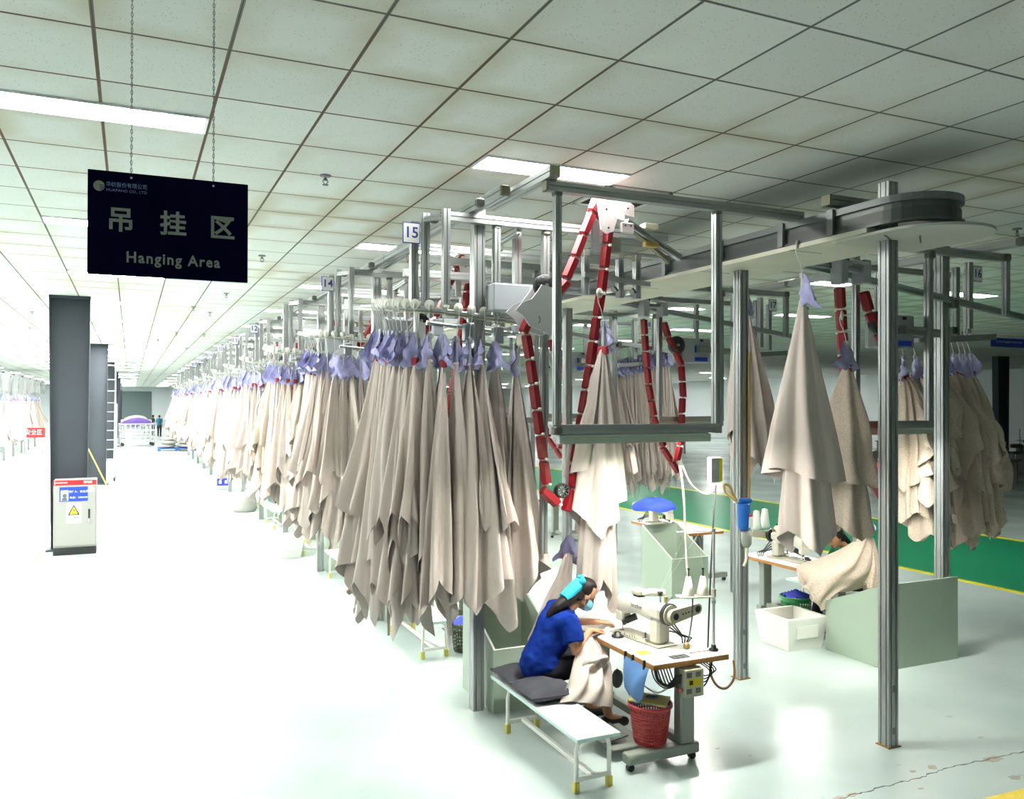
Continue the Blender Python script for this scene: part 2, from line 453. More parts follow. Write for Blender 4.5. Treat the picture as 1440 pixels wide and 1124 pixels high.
# green walkway with yellow edges
wk = struct(MB().box((11.32, Y0, 0), (15.5, Y1, .002), GREENF), 'floor_walkway', 'green painted walkway along the sewing lines')
struct(MB().box((11.19, Y0, 0), (11.32, Y1, .0035), YELF), 'trim_1', 'yellow line on the near edge of the green walkway')
struct(MB().box((15.5, Y0, 0), (15.68, Y1, .0035), YELF), 'trim_2', 'yellow line on the far edge of the green walkway')
struct(MB().plate([atz(1378, 1124, .002), atz(1440, 1108, .002), atz(1500, 1094, .002), atz(1500, 1130, .002), atz(1400, 1150, .002)], (0, 0, .003), mat('worn_yellow_paint', (.82, .62, .08), .45, noise=.25, nscale=14)), 'trim_3', 'worn yellow floor marking at the lower right corner')
# crack across the floor, with chips
rng = random.Random(4)
mb = MB(); pts = [atz(1175, 1124, 0), atz(1228, 1110, 0), atz(1290, 1094, 0), atz(1345, 1076, 0), atz(1440, 1056, 0), atz(1560, 1030, 0)]
path = []
for a, b in zip(pts, pts[1:]):
    for k in range(14): path.append(a.lerp(b, k/14)+Vector((0, rng.uniform(-.012, .012), 0)))
for p, q in zip(path, path[1:]):
    w = rng.uniform(.002, .006)
    mb.plate([p+Vector((0, -w, 0)), q+Vector((0, -w, 0)), q+Vector((0, w, 0)), p+Vector((0, w, 0))], (0, 0, .0012), CRACK)
struct(mb, 'floor_crack', 'cracked joint across the floor at the lower right')
mb = MB()
for px, py, r in [(1398, 1066, .05), (1312, 1078, .03), (1285, 1084, .018), (1428, 1092, .035), (1296, 1108, .015), (1200, 1117, .03), (1182, 1122, .035), (1380, 1036, .014), (1010, 1052, .012), (1056, 1062, .01)]:
    c = atz(px, py, 0); n = 11
    mb.plate([c+Vector((r*1.6*rng.uniform(.6, 1.2)*cos(2*PI*k/n), r*rng.uniform(.5, 1.2)*sin(2*PI*k/n), 0)) for k in range(n)], (0, 0, .001), CHIP)
struct(mb, 'floor_chip', 'bare patches chipped out of the epoxy floor')

# ================================================================ STEEL COLUMNS (tapered H sections)
cols = [(16.95, 'large dark grey tapered steel column behind the electrical cabinet'),
        (30.15, 'dark grey tapered steel column, second along the aisle, beside the platform ladder'),
        (43.4, 'dark grey steel column third along the aisle'), (56.6, 'dark grey steel column fourth along the aisle'),
        (69.8, 'dark grey steel column fifth along the aisle'), (83.0, 'dark grey steel column sixth along the aisle')]
def column(x, y, label, w0=.56, w1=.655, dp=.26):
    mb = MB(); z1 = CEIL
    f = lambda s: [(x+s*(w0/2), y-dp/2, 0), (x+s*(w0/2), y+dp/2, 0), (x+s*(w1/2), y+dp/2, z1), (x+s*(w1/2), y-dp/2, z1)]
    for s in (-1, 1): mb.plate(f(s), (-s*.016, 0, 0), COLM)
    mb.plate([(x-w0/2+.01, y-.005, 0), (x+w0/2-.01, y-.005, 0), (x+w1/2-.01, y-.005, z1), (x-w1/2+.01, y-.005, z1)], (0, .012, 0), COLM)
    mb.box((x-w1/2, y-dp/2, z1-.05), (x+w1/2, y+dp/2, z1), COLM)
    o = mb.build('steel_column'); tag(o, label, 'column', None, 'structure')
    b = MB().box((x-.36, y-.2, 0), (x+.36, y+.2, .03), COLM, .005).build('base_plate', o)
    return o
for y, l in cols: column(-.985, y, l)
for k, (x, y) in enumerate([(34.8, 27.3), (36.0, 44.0), (40.5, 62.0), (31.0, 22.0)]):
    column(x, y, ['dark steel column against the right wall beside the dark machines', 'dark steel column by the right wall left of the near profile post', 'distant dark steel column by the right wall', 'dark steel column at the right edge of the hall'][k])

# ================================================================ CEILING FITTINGS
def ceiling_light(x, y, label, group=None, em=LAMPE):
    t = thing('ceiling_light', label, 'ceiling light', (x, y, CEIL), 0, group)
    w, h = .6637, .175
    mb = MB()
    mb.box((-w+.01, -h, -.016), (w-.01, -h+.014, 0), LAMPF); mb.box((-w+.01, h-.014, -.016), (w-.01, h, 0), LAMPF)
    mb.box((-w+.01, -h, -.016), (-w+.03, h, 0), LAMPF); mb.box((w-.03, -h, -.016), (w-.01, h, 0), LAMPF)
    mb.build('frame', t)
    MB().box((-w+.03, -h+.014, -.010), (w-.03, h-.014, -.001), em).build('diffuser', t)
    return t
LX = lambda c: 2.474+3.3185*c+.6637
LY = lambda r: 6.12+3.829*r
BR = mat('panel_diffuser_aisle', (.9, .9, .9), .5, emit=(1, .99, .96), estr=AISLE)
BF = mat('panel_diffuser_far_aisle', (.9, .9, .9), .5, emit=(1, .99, .96), estr=AISLE*1.7)
MI = mat('panel_diffuser_line', (.9, .9, .9), .5, emit=(1, .985, .95), estr=LINE)
RI = mat('panel_diffuser_walkway', (.9, .9, .9), .5, emit=(1, .985, .95), estr=WALK)
protos = {}
def put_light(c, r, label, group, em):
    if em.name not in protos:
        protos[em.name] = ceiling_light(LX(c), LY(r), label, group, em); return
    o = dup(protos[em.name], (LX(c), LY(r), CEIL)); o['label'] = label
    if group: o['group'] = group
    elif 'group' in o: del o['group']
for r in range(0, 26):
    for c in range(-3, 1):
        if r > 12 and r % 2: continue
        if c == -1 and r == 0: l, g = 'long ceiling light panel above the hanging navy sign', None
        elif c == 0 and r == 0: l, g = 'rectangular ceiling light panel beside the brown vent grille', None
        elif r == 0 and c < -1: continue
        elif c < 0: l, g = 'flat ceiling light panel above the white aisle', 'ceiling lights over the aisle'
        else: l, g = 'flat ceiling light panel behind the frame of plate fifteen', 'ceiling lights over the left sewing line'
        put_light(c, r, l, g, (BR if r < 2 else BF) if c < 0 and r > 0 else MI)
for r in range(1, 22):
    for c in (2, 3, 5, 7, 9):
        if r > 8 and r % 2: continue
        if c > 3 and ((r+c) % 2 or r < 8): continue
        if c in (2, 3) and r > 14: continue
        put_light(c, r, 'flat ceiling light panel above the green walkway side', 'ceiling lights over the right side', RI)
WI = mat('panel_diffuser_wall_fill', (.9, .9, .9), .5, emit=(1, .985, .95), estr=26.0)  # extra panels added only to brighten the right wall
for r in range(9, 22, 2):
    for c in (8, 10): put_light(c+.5, r, 'flat light panel added to brighten the right wall', 'added lights brightening the right wall', WI)
# brown vent grille
t = thing('vent_grille', 'brown square vent grille in the ceiling above the frames', 'vent', (4.14, 6.66, CEIL))
mb = MB(); mb.box((-.33, -.34, -.02), (.33, -.30, 0), LAMPF); mb.box((-.33, .30, -.02), (.33, .34, 0), LAMPF); mb.box((-.33, -.34, -.02), (-.29, .34, 0), LAMPF); mb.box((.29, -.34, -.02), (.33, .34, 0), LAMPF)
mb.build('frame', t)
mb = MB(); mb.box((-.29, -.30, -.006), (.29, .30, 0), VENTM)
for k in range(14): mb.box((-.29, -.29+k*.043, -.016), (.29, -.275+k*.043, -.006), VENTM)
mb.build('grille', t)
# sprinklers
def sprinkler(x, y, label, group=None):
    t = thing('sprinkler', label, 'sprinkler', (x, y, CEIL), 0, group)
    MB().lathe([(0, -.012), (.045, -.012), (.05, -.004), (.045, 0)], m=ALUD).build('rosette', t)
    mb = MB(); mb.cyl((0, 0, -.02), (0, 0, -.045), .012, ALUD); mb.tube([(-.012, 0, -.03), (-.022, 0, -.055), (-.004, 0, -.08)], .004, ALUD); mb.tube([(.012, 0, -.03), (.022, 0, -.055), (.004, 0, -.08)], .004, ALUD)
    mb.lathe([(0, -.084), (.026, -.084), (.026, -.080), (0, -.080)], m=ALUD); mb.build('head', t)
    return t
p = atz(457, 247, CEIL); s0 = sprinkler(p.x, p.y, 'ceiling sprinkler left of number plate fifteen')
p = atz(368, 360, CEIL); dup(s0, (p.x, p.y, CEIL), label='ceiling sprinkler right of the hanging sign lower edge')
for px, py in [(318, 413), (295, 440), (272, 432), (248, 468), (287, 470), (45, 440), (42, 462), (66, 480), (1430, 320), (222, 478), (262, 490)]:
    p = atz(px, py, CEIL); dup(s0, (p.x, p.y, CEIL), label='small ceiling sprinkler far down the hall', group='distant ceiling sprinklers')

# ================================================================ HANGING SIGN
t = thing('hanging_sign', 'navy hanging area sign board on two chains', 'sign', (.1625, 4.12, 3.17), math.radians(-1.5))
W, H = .675, .462
MB().box((-W/2, -.006, 0), (W/2, .006, H), NAVY, .002).build('board', t)
TM = lambda x, z, y=-.0075: face_M((x, y, z), (1, 0, 0), (0, 0, 1))
sx = lambda px: (px-123)/224*W-W/2     # along the board
def letters(body, x, z, size, m, name, bold=0, space=1, width=None, align='CENTER', parent=None, y=-.0075):
    mb = MB(); text_mb(mb, body, size, TM(x, z, y), m, .0012, align, bold, space, width); return mb.build(name, parent)
for ch, px in (('吊', 167), ('挂', 239), ('区', 309)):
    letters(ch, sx(px), .242, .115, SIGNT, 'lettering', .0028, parent=t)
letters('Hanging Area', sx(240), .083, .068, SIGNT, 'lettering', .0016, 1.16, width=.395, parent=t)
letters('华纺股份有限公司', sx(175), .402, .024, SIGNB, 'lettering', 0, width=.165, parent=t)
letters('HUAFANG CO., LTD', sx(175), .378, .017, SIGNB, 'lettering', 0, width=.165, parent=t)
mb = MB(); mb.cyl((sx(138), -.0062, .392), (sx(138), -.0085, .392), .023, SIGNT, 24)
for k in range(4): mb.box((sx(138)+.002, -.0088, .374+k*.007), (sx(138)+.024, -.0086, .3765+k*.007), NAVY)
mb.build('logo', t)
for px in (181, 296):
    mb = MB(); x = sx(px); n = 0; z = H-.015
    mb.cyl((x, -.008, H-.022), (x, .008, H-.022), .005, WHITEP, 8)
    z1 = CEIL-3.17
    while z < z1-.005:
        a = .011 if n % 2 else 0
        pts = [((x+.004*cos(q) if n % 2 else x), (.004*cos(q) if not n % 2 else 0), z+.011+.011*sin(q)) for q in [2*PI*k/8 for k in range(8)]]
        mb.tube(pts, .0014, ALUD, 4, closed=True); z += .0175; n += 1
    mb.build('chain', t)

# ================================================================ ELECTRICAL CABINET
bx0, bx1 = -1.19, -.53
t = thing('electrical_cabinet', 'grey electrical cabinet with red top strip and warning triangle at the column foot', 'cabinet', (-.86, 16.28, 0))
w, dp, hh = .66, .42, 1.285
MB().box((-w/2, 0, 0), (w/2, dp, .13), BLACK, .004).build('plinth', t)
MB().box((-w/2, 0, .13), (w/2, dp, hh), BOXG, .006).build('body', t)
MB().box((-w/2+.012, -.018, .16), (w/2-.012, 0, hh-.085), BOXG, .005).build('door', t)
MB().box((-w/2, -.020, hh-.085), (w/2, 0, hh), REDP, .003).build('red_strip', t)
o = t.children[-1]
letters('配电柜', .2, hh-.042, .045, WPAPER, 'lettering', .0005, parent=o, y=-.0215)
letters('HUAFANG', -.20, hh-.042, .036, WPAPER, 'lettering', .0004, parent=o, y=-.0215)
mb = MB(); mb.box((-w/2+.02, -.0225, hh-.07), (-w/2+.035, -.02, hh-.015), WPAPER); mb.build('logo', o)
o = MB().box((-.235, -.0195, .92), (.20, -.018, 1.17), BLUEP).build('notice', t)
mb = MB(); mb.box((-.215, -.021, .935), (-.10, -.0195, 1.115), mat('notice_photo_blue', (.45, .68, .85), .5)); mb.ball((-.155, -.0212, 1.02), (.035, .0012, .04), DARKT); mb.box((-.20, -.0222, .937), (-.115, -.021, .985), DARKT); mb.build('picture', o)
letters('责任人：安全员', .055, 1.085, .042, WPAPER, 'lettering', .0004, parent=o, y=-.0205)
letters('电话：1805438', .055, .985, .036, WPAPER, 'lettering', .0004, parent=o, y=-.0205, width=.27)
o = MB().box((-.125, -.0195, .545), (.095, -.018, .89), WPAPER).build('warning_label', t)
mb = MB()
mb.plate([(-.108, -.0197, .685), (.078, -.0197, .685), (-.015, -.0197, .865)], (0, -.0012, 0), BLACK)
mb.plate([(-.078, -.0209, .703), (.048, -.0209, .703), (-.015, -.0209, .828)], (0, -.0008, 0), YELP)
mb.plate([(-.008, -.0218, .80), (-.032, -.0218, .762), (-.014, -.0218, .762), (-.022, -.0218, .715), (.006, -.0218, .772), (-.012, -.0218, .772)], (0, -.0008, 0), BLACK)
mb.build('triangle', o)
letters('当心触电', -.015, .635, .042, GLOVEB, 'lettering', .0004, parent=o, y=-.0205)
mb = MB(); mb.box((-.09, -.0205, .585), (.06, -.0195, .592), BLUEP); mb.build('underline', o)
mb = MB(); mb.lathe([(0, 0), (.055, 0), (.055, .003), (0, .003)], (.24, -.0185, 1.115), WPAPER, 24, 'y'); mb.build('round_sticker', t)
mb = MB(); mb.box((.205, -.032, .62), (.235, -.018, .78), BLACK, .004); mb.box((.209, -.036, .545), (.231, -.018, .61), CHROME, .003); mb.build('handle', t)
# yellow corner tapes
for l, a, b, c, e in [('short strip of yellow tape on the floor left of the cabinet', (58, 776), (62, 776), (52, 790), (46, 790)), ('short strip of yellow tape on the floor right of the cabinet', (157, 769), (161, 769), (160, 783), (156, 783))]:
    pts = [atz(*q, 0) for q in (a, b, c, e)]
    tag(MB().plate(pts, (0, 0, .003), YELT).build('floor_tape'), l, 'floor tape')
# ================================================================ MAIN OVERHEAD TRACK
TX0, TX1 = 5.02, 5.66
def stadium(x0, x1, ya, yb, n=14):
    r = (x1-x0)/2; cx = (x0+x1)/2
    pts = [(cx-r*cos(PI*k/n), ya-r*sin(PI*k/n)) for k in range(n+1)]+[(cx+r*cos(PI*k/n), yb+r*sin(PI*k/n)) for k in range(n+1)]
    return pts
def loop_wall(mb, x0, x1, ya, yb, z0, z1, th, m):
    o = stadium(x0, x1, ya, yb); i = stadium(x0+th, x1-th, ya, yb); n = len(o)
    vs = [(a, b, z0) for a, b in o]+[(a, b, z1) for a, b in o]+[(a, b, z0) for a, b in i]+[(a, b, z1) for a, b in i]
    fs = []
    for k in range(n):
        l = (k+1) % n
        fs += [(k, l, n+l, n+k), (2*n+l, 2*n+k, 3*n+k, 3*n+l), (n+k, n+l, 3*n+l, 3*n+k), (l, k, 2*n+k, 2*n+l)]
    mb.add(vs, fs, m, False)
YA, YB = 4.48, 60.0
TRACKM = mat('track_grey', (.085, .095, .09), .4, .4)
t = thing('overhead_track', 'long overhead conveyor track with rounded end running down the hall', 'conveyor track', (0, 0, 0))
mb = MB(); loop_wall(mb, TX0-.02, TX1+.02, YA, YB, 4.075, 4.125, .05, ALUD); loop_wall(mb, TX0+.01, TX1-.01, YA, YB, 4.03, 4.075, .03, TRACKM); mb.build('upper_rail', t)
mb = MB(); loop_wall(mb, TX0, TX1, YA, YB, 3.94, 4.03, .045, TRACKD); mb.build('drive_channel', t)
mb = MB(); loop_wall(mb, TX0-.025, TX1+.025, YA, YB, 3.925, 3.945, .06, TRACKM); mb.build('lower_rail', t)
mb = MB()
mb.plate([(TX0-.05, YA+.1, 3.885), (TX1+.05, YA+.1, 3.885), (TX1+.05, YB, 3.885), (TX0-.05, YB, 3.885)], (0, 0, .035), CREAM)
for k in range(26):
    y = YA+.9+k*1.2; mb.box((TX0-.052, y-.004, 3.8835), (TX0+.30, y+.004, 3.885), BLACK)
mb.build('cover_panel', t)
mb = MB()
o = stadium(TX0-.03, TX1+.22, YA-.05, YA+.6); n = len(o)//2
half = [(a, b) for a, b in o[:n]]+[(TX1+.22, YA+.45), (TX0-.03, YA+.45)]
mb.plate([(a, b, 3.862) for a, b in half], (0, 0, .02), mat('end_plate_cream', (.40, .41, .36), .45))
mb.plate([(TX0+.05, YA+.02, 3.861), (TX0+.36, YA+.20, 3.861), (TX0+.36, YA+.215, 3.861), (TX0+.05, YA+.035, 3.861)], (0, 0, -.002), BLACK)
mb.plate([(TX0+.30, YA-.08, 3.861), (TX0+.55, YA+.12, 3.861), (TX0+.55, YA+.135, 3.861), (TX0+.30, YA-.065, 3.861)], (0, 0, -.002), BLACK)
mb.build('end_plate', t)
for y in (4.95, 5.5, 6.3, 7.2): MB().box((TX0-.045, y-.03, 3.93), (TX0-.02, y+.03, 4.13), ALUD).build('bracket', t)
mb = MB(); mb.extr((4.95, 4.95, 4.20), (5.75, 4.95, 4.20), .09, .08); mb.box((4.935, 4.905, 4.16), (4.95, 4.995, 4.24), CAPM); mb.build('cross_member', t)
def profile_post(x, y, z1, label, w=.1, group=None, slots=2, rust=True):
    t = thing('profile_post', label, 'post', (x, y, 0), 0, group)
    MB().extr((0, 0, .008), (0, 0, z1), w, w, slots=slots).build('shaft', t)
    mb = MB(); mb.box((-w*.66, -w*.62, 0), (w*.66, w*.62, .008), RUST if rust else ALUD); mb.build('base_plate', t)
    mb = MB()
    for z in (.42, .1): mb.box((-.012, -w/2-.002, z), (.012, -w/2+.004, z+.05), ALUD)
    mb.build('slot_nut', t)
    return t
PP = profile_post(5.29, 4.67, 4.31, 'tall slotted aluminium post at the rounded end of the overhead track')
PM = profile_post(5.31, 6.40, 3.885, 'slotted aluminium post carrying the blue air filter')
pg = dup(PM, (5.31, 9.9, 0), label='aluminium post under the track behind the red chain loop')
for k in range(1, 8): dup(PM, (5.31, 9.9+3.56*k, 0), label='distant aluminium post under the overhead track', group='track posts down the hall')

# ================================================================ STATION FRAMES
SO = Vector((2.45, 7.735, 0)); SP = 3.56
EYEV = Vector((0, 0, EYE))
def T(p): return EYEV+(Vector(p)-EYEV)*LS
def U(p): return EYEV+(Vector(p)-EYEV)/LS
def STL(k): return T(SO)+Vector((0, SP*LS*k, 0))
WORDS = {'15': 'fifteen', '14': 'fourteen', '12': 'twelve', '11': 'eleven', '10': 'ten', '09': 'nine', '08': 'eight', '07': 'seven', '16': 'sixteen', '17': 'seventeen', '18': 'eighteen', '19': 'nineteen'}
def bolt(mb, c, s=.045, m=None): mb.box((c[0]-s, c[1]-s, c[2]-s), (c[0]+s, c[1]+s, c[2]+s), m or CONN, .012)
def number_plate(parent, num, c, w=.165, h=.19):
    mb = MB(); mb.box((c[0]-w/2, c[1]-.004, c[2]-h/2), (c[0]+w/2, c[1]+.004, c[2]+h/2), NUMB, .002); mb.box((c[0]-w/2+.008, c[1]-.0055, c[2]-h/2+.008), (c[0]+w/2-.008, c[1]-.004, c[2]+h/2-.008), NUMW)
    o = mb.build('number_plate', parent)
    if num:
        mb = MB(); text_mb(mb, num, .14, face_M((c[0], c[1]-.0065, c[2]), (1, 0, 0), (0, 0, 1)), NUMB, .0008, bold=.002); mb.build('number', o)
    return o
def station_frame(label, num=None, detail=True, group=None, loc=None):
    t = thing('conveyor_frame', label, 'conveyor frame', loc or STL(0), 0, group)
    L = lambda x, y, z: (x-SO.x, y-SO.y, z)
    
    def B(name, a, b, w=.05, h=None, m=None, slots=1, ends=None):
        mb = MB(); mb.extr(L(*a), L(*b), w, h, m, None, slots); return mb.build(name, t)
    B('floor_post', U((2.70, 6.66, 0)), U((2.70, 6.66, 4.31)), .11, .11, slots=2)
    B('crossbar', (2.95, 5.86, 4.31), (5.55, 5.86, 4.31), .08, .08)
    B('crossbar', (2.63, 7.19, 4.31), (5.0, 7.19, 4.31), .08, .08, WHITEP if False else ALU)
    B('long_beam', (2.86, 6.45, 4.40), (2.86, 9.995, 4.40), .085, .085)
    for x, y, z0, z1, w in [(2.58, 7.12, 3.50, 4.36, .065), (2.47, 7.37, 3.46, 4.36, .065), (2.40, 7.50, 3.46, 4.30, .07), (3.11, 7.2, 3.42, 4.27, .06), (3.42, 7.42, 3.60, 4.27, .07), (3.63, 7.22, 3.30, 4.27, .065), (3.34, 7.75, 3.5, 4.2, .065)]:
        B('hanging_strut', (x, y, z0), (x, y, z1), w)
    B('tie_bar', (2.58, 7.14, 4.30), (2.46, 7.36, 4.30), .05)
    B('tie_bar', (3.34, 7.20, 4.24), (3.34, 7.80, 4.20), .05)
    B('rear_crossbar', (2.62, 8.15, 4.20), (5.0, 8.15, 4.20), .07)
    B('rear_crossbar', (2.75, 8.95, 4.06), (5.0, 8.95, 4.06), .08)
    B('lamp_strut', (3.05, 5.86, 2.36), (3.05, 5.86, 4.27), .055, .055)
    B('lamp_strut', (4.60, 5.86, 2.36), (4.60, 5.86, 4.27), .065, .065)
    B('lamp_bar', (3.0, 5.86, 2.405), (4.62, 5.86, 2.405), .075, .075)
    for c in [(2.58, 7.19, 4.31), (3.05, 5.86, 4.27), (4.60, 5.86, 4.27), (2.72, 6.66, 4.33), (3.11, 7.2, 4.27), (2.99, 5.85, 4.37), (3.03, 5.82, 2.40), (2.53, 7.3, 4.30), (3.36, 7.72, 4.17), (3.63, 7.2, 4.26)]:
        mb = MB(); bolt(mb, L(*c), .036); mb.build('corner_connector', t)
    if detail:
        B('long_beam', (2.965, 5.74, 4.395), (2.965, 7.0, 4.395), .085, .085)
        for a, b in [((2.918, 5.72, 4.348), (3.012, 5.74, 4.442)), ((2.813, 6.43, 4.353), (2.907, 6.45, 4.447)), ((2.935, 5.818, 4.268), (2.95, 5.902, 4.352))]: MB().box(L(*a), L(*b), CAPM, .012).build('end_cap', t)
        B('track_arm', (3.2, 7.75, 3.78), (5.0, 7.75, 3.80), .08, .06, GREYP)
        mb = MB()
        for a, b in [((820, 386), (912, 400))]:
            p, q = aty(*a, 7.55), aty(*b, 7.55); mb.extr(p-SO, q-SO, .07, .05)
        mb.build('gate_bar', t)
        for px, y0, y1 in [(823, 356, 415), (871, 360, 419), (895, 363, 420)]:
            p, q = aty(px, y0, 7.6), aty(px, y1, 7.6); q.x = p.x
            mb = MB(); mb.extr(q-SO, p-SO, .065, .065); bolt(mb, p-SO, .04); mb.build('gate_strut', t)
        mb = MB()
        p, q = aty(872, 352, 7.62), aty(965, 367, 7.62); mb.box(p-SO+Vector((0, -.06, -.02)), q-SO+Vector((0, .06, .02)), ALUD, .01); mb.build('gate_plate', t)
        for px, py in [(858, 408), (884, 411)]:
            mb = MB(); p = aty(px, py, 7.5)-SO; mb.cyl(p+Vector((0, -.05, 0)), p+Vector((0, .05, 0)), .03, CHROME, 12); mb.tube([p, p+Vector((.05, 0, .04)), p+Vector((.09, 0, .0))], .012, BLACK, 6)
            mb.build('air_valve', t)
    if num: number_plate(t, num, NPC)
    return t
NPC = aty(578, 328, 7.34)-SO
nums = ['15', '14', None, '12', '11', '10', '09', '08', '07', None, None, None, None]
frames = []
for k, n in enumerate(nums):
    loc = STL(k)
    lab = f'aluminium conveyor frame carrying number plate {WORDS[n]}' if n else ('aluminium conveyor frame between plates fourteen and twelve' if k == 2 else 'distant aluminium conveyor frame without a readable plate')
    g = None if (n or k == 2) else 'far frames of the left sewing line'
    if k < 2: frames.append(station_frame(lab, n, True, g, loc))
    elif k == 2: frames.append(station_frame(lab, None, False, g, loc)); base_far = frames[-1]
    else:
        o = dup(base_far, loc, label=lab, group=g); frames.append(o)
        if n: number_plate(o, n, NPC)

# rails that the hangers roll on ---------------------------------------------------
RPTS = [(3.50, 7.205, 3.415), (3.0, 7.23, 3.455), (2.58, 7.255, 3.495), (2.40, 7.33, 3.508), (2.27, 7.47, 3.525), (2.215, 7.66, 3.545), (2.20, 7.95, 3.58), (2.19, 8.30, 3.62), (2.19, 8.6, 3.655)]
RPTS = [Vector(p) for p in RPTS]
def along(pts, s):
    for a, b in zip(pts, pts[1:]):
        l = (b-a).length
        if s <= l: return a.lerp(b, s/l), (b-a).normalized()
        s -= l
    return pts[-1].copy(), (pts[-1]-pts[-2]).normalized()
def hanger_rail(label, loc=None, group=None):
    t = thing('hanger_rail', label, 'hanger rail', loc or STL(0), 0, group)
    pts = [p-SO for p in RPTS]
    mb = MB(); mb.tube([p+Vector((0, 0, -.03)) for p in pts], .018, ALU, 8); mb.tube([p+Vector((0, .03, -.055)) for p in pts], .014, MACHD, 6); mb.build('rail', t)
    mb = MB()
    for s in (.15, .62, 1.0, 1.6):
        p, d = along(pts, s); mb.box(p+Vector((-.02, .04, -.10)), p+Vector((.02, .10, .02)), GREYP, .005); mb.cyl(p+Vector((0, .04, -.05)), p+Vector((0, .16, -.05)), .02, ALUD, 8)
    mb.build('rail_bracket', t)
    mb = MB()
    for (x, y, z) in [(2.9, 7.38, 3.30), (3.2, 7.38, 3.28), (2.62, 7.45, 3.34)]: mb.box(Vector((x-.05, y-.04, z-.10))-SO, Vector((x+.05, y+.04, z+.06))-SO, GREYP, .006)
    mb.cyl(Vector((2.5, 7.42, 3.36))-SO, Vector((3.5, 7.42, 3.28))-SO, .022, ALU, 8)
    mb.build('actuator', t)
    return t
rail0 = hanger_rail('curved hanger rail under number plate fifteen')
rails = [rail0]
for k in range(1, 13):
    lab = f'curved hanger rail under number plate {WORDS[nums[k]]}' if nums[k] else ('curved hanger rail between plates fourteen and twelve' if k == 2 else 'distant curved hanger rail of the left line')
    rails.append(dup(rail0, STL(k), label=lab, group=None if (nums[k] or k == 2) else 'far hanger rails'))

# ================================================================ LIFT CONVEYOR WITH RED CHAIN
def chain_link():
    """ribbed red link, long axis z, centred, unit length .155"""
    mb = MB(); r = .060; h = .105
    prof = [(r*.72, -h), (r, -h+.012), (r, h-.012), (r*.72, h)]
    n = 12; vs = []
    for rr, z in prof:
        for k in range(n):
            q = 2*PI*k/n; f = 1 if k % 2 else .86
            vs.append((rr*f*cos(q), rr*.85*f*sin(q), z))
    fs = [(i*n+k, i*n+(k+1) % n, (i+1)*n+(k+1) % n, (i+1)*n+k) for i in range(3) for k in range(n)]+[tuple(range(n-1, -1, -1)), tuple(range(3*n, 4*n))]
    mb.add(vs, fs, RED)
    mb.cyl((.0, 0, -h-.012), (0, 0, -h+.005), .014, PEG, 6)
    mb.box((r*.8, -.012, -h-.008), (r*.8+.03, .012, -h+.012), PEG, .004)
    return mb
LINK = chain_link().mesh('chain_link')
def lay_chain(parent, pts, closed, O, merge=False, step=.225):
    pts = [Vector(p) for p in pts]
    if closed: pts = pts+[pts[0]]
    tot = sum((b-a).length for a, b in zip(pts, pts[1:])); n = max(1, round(tot/step)); mb = MB()
    for k in range(n):
        p, d = along(pts, tot*(k+.5)/n)
        M = Matrix.Translation(p-O) @ d.to_track_quat('Z', 'Y').to_matrix().to_4x4()
        if merge:
            mb.add([v.co for v in LINK.vertices], [tuple(q.vertices) for q in LINK.polygons], RED, False, M)
        else:
            o = bpy.data.objects.new('chain_link', LINK); C.objects.link(o); o.parent = parent; o.matrix_local = M
    if merge: mb.build('chain', parent)
CY = 6.75
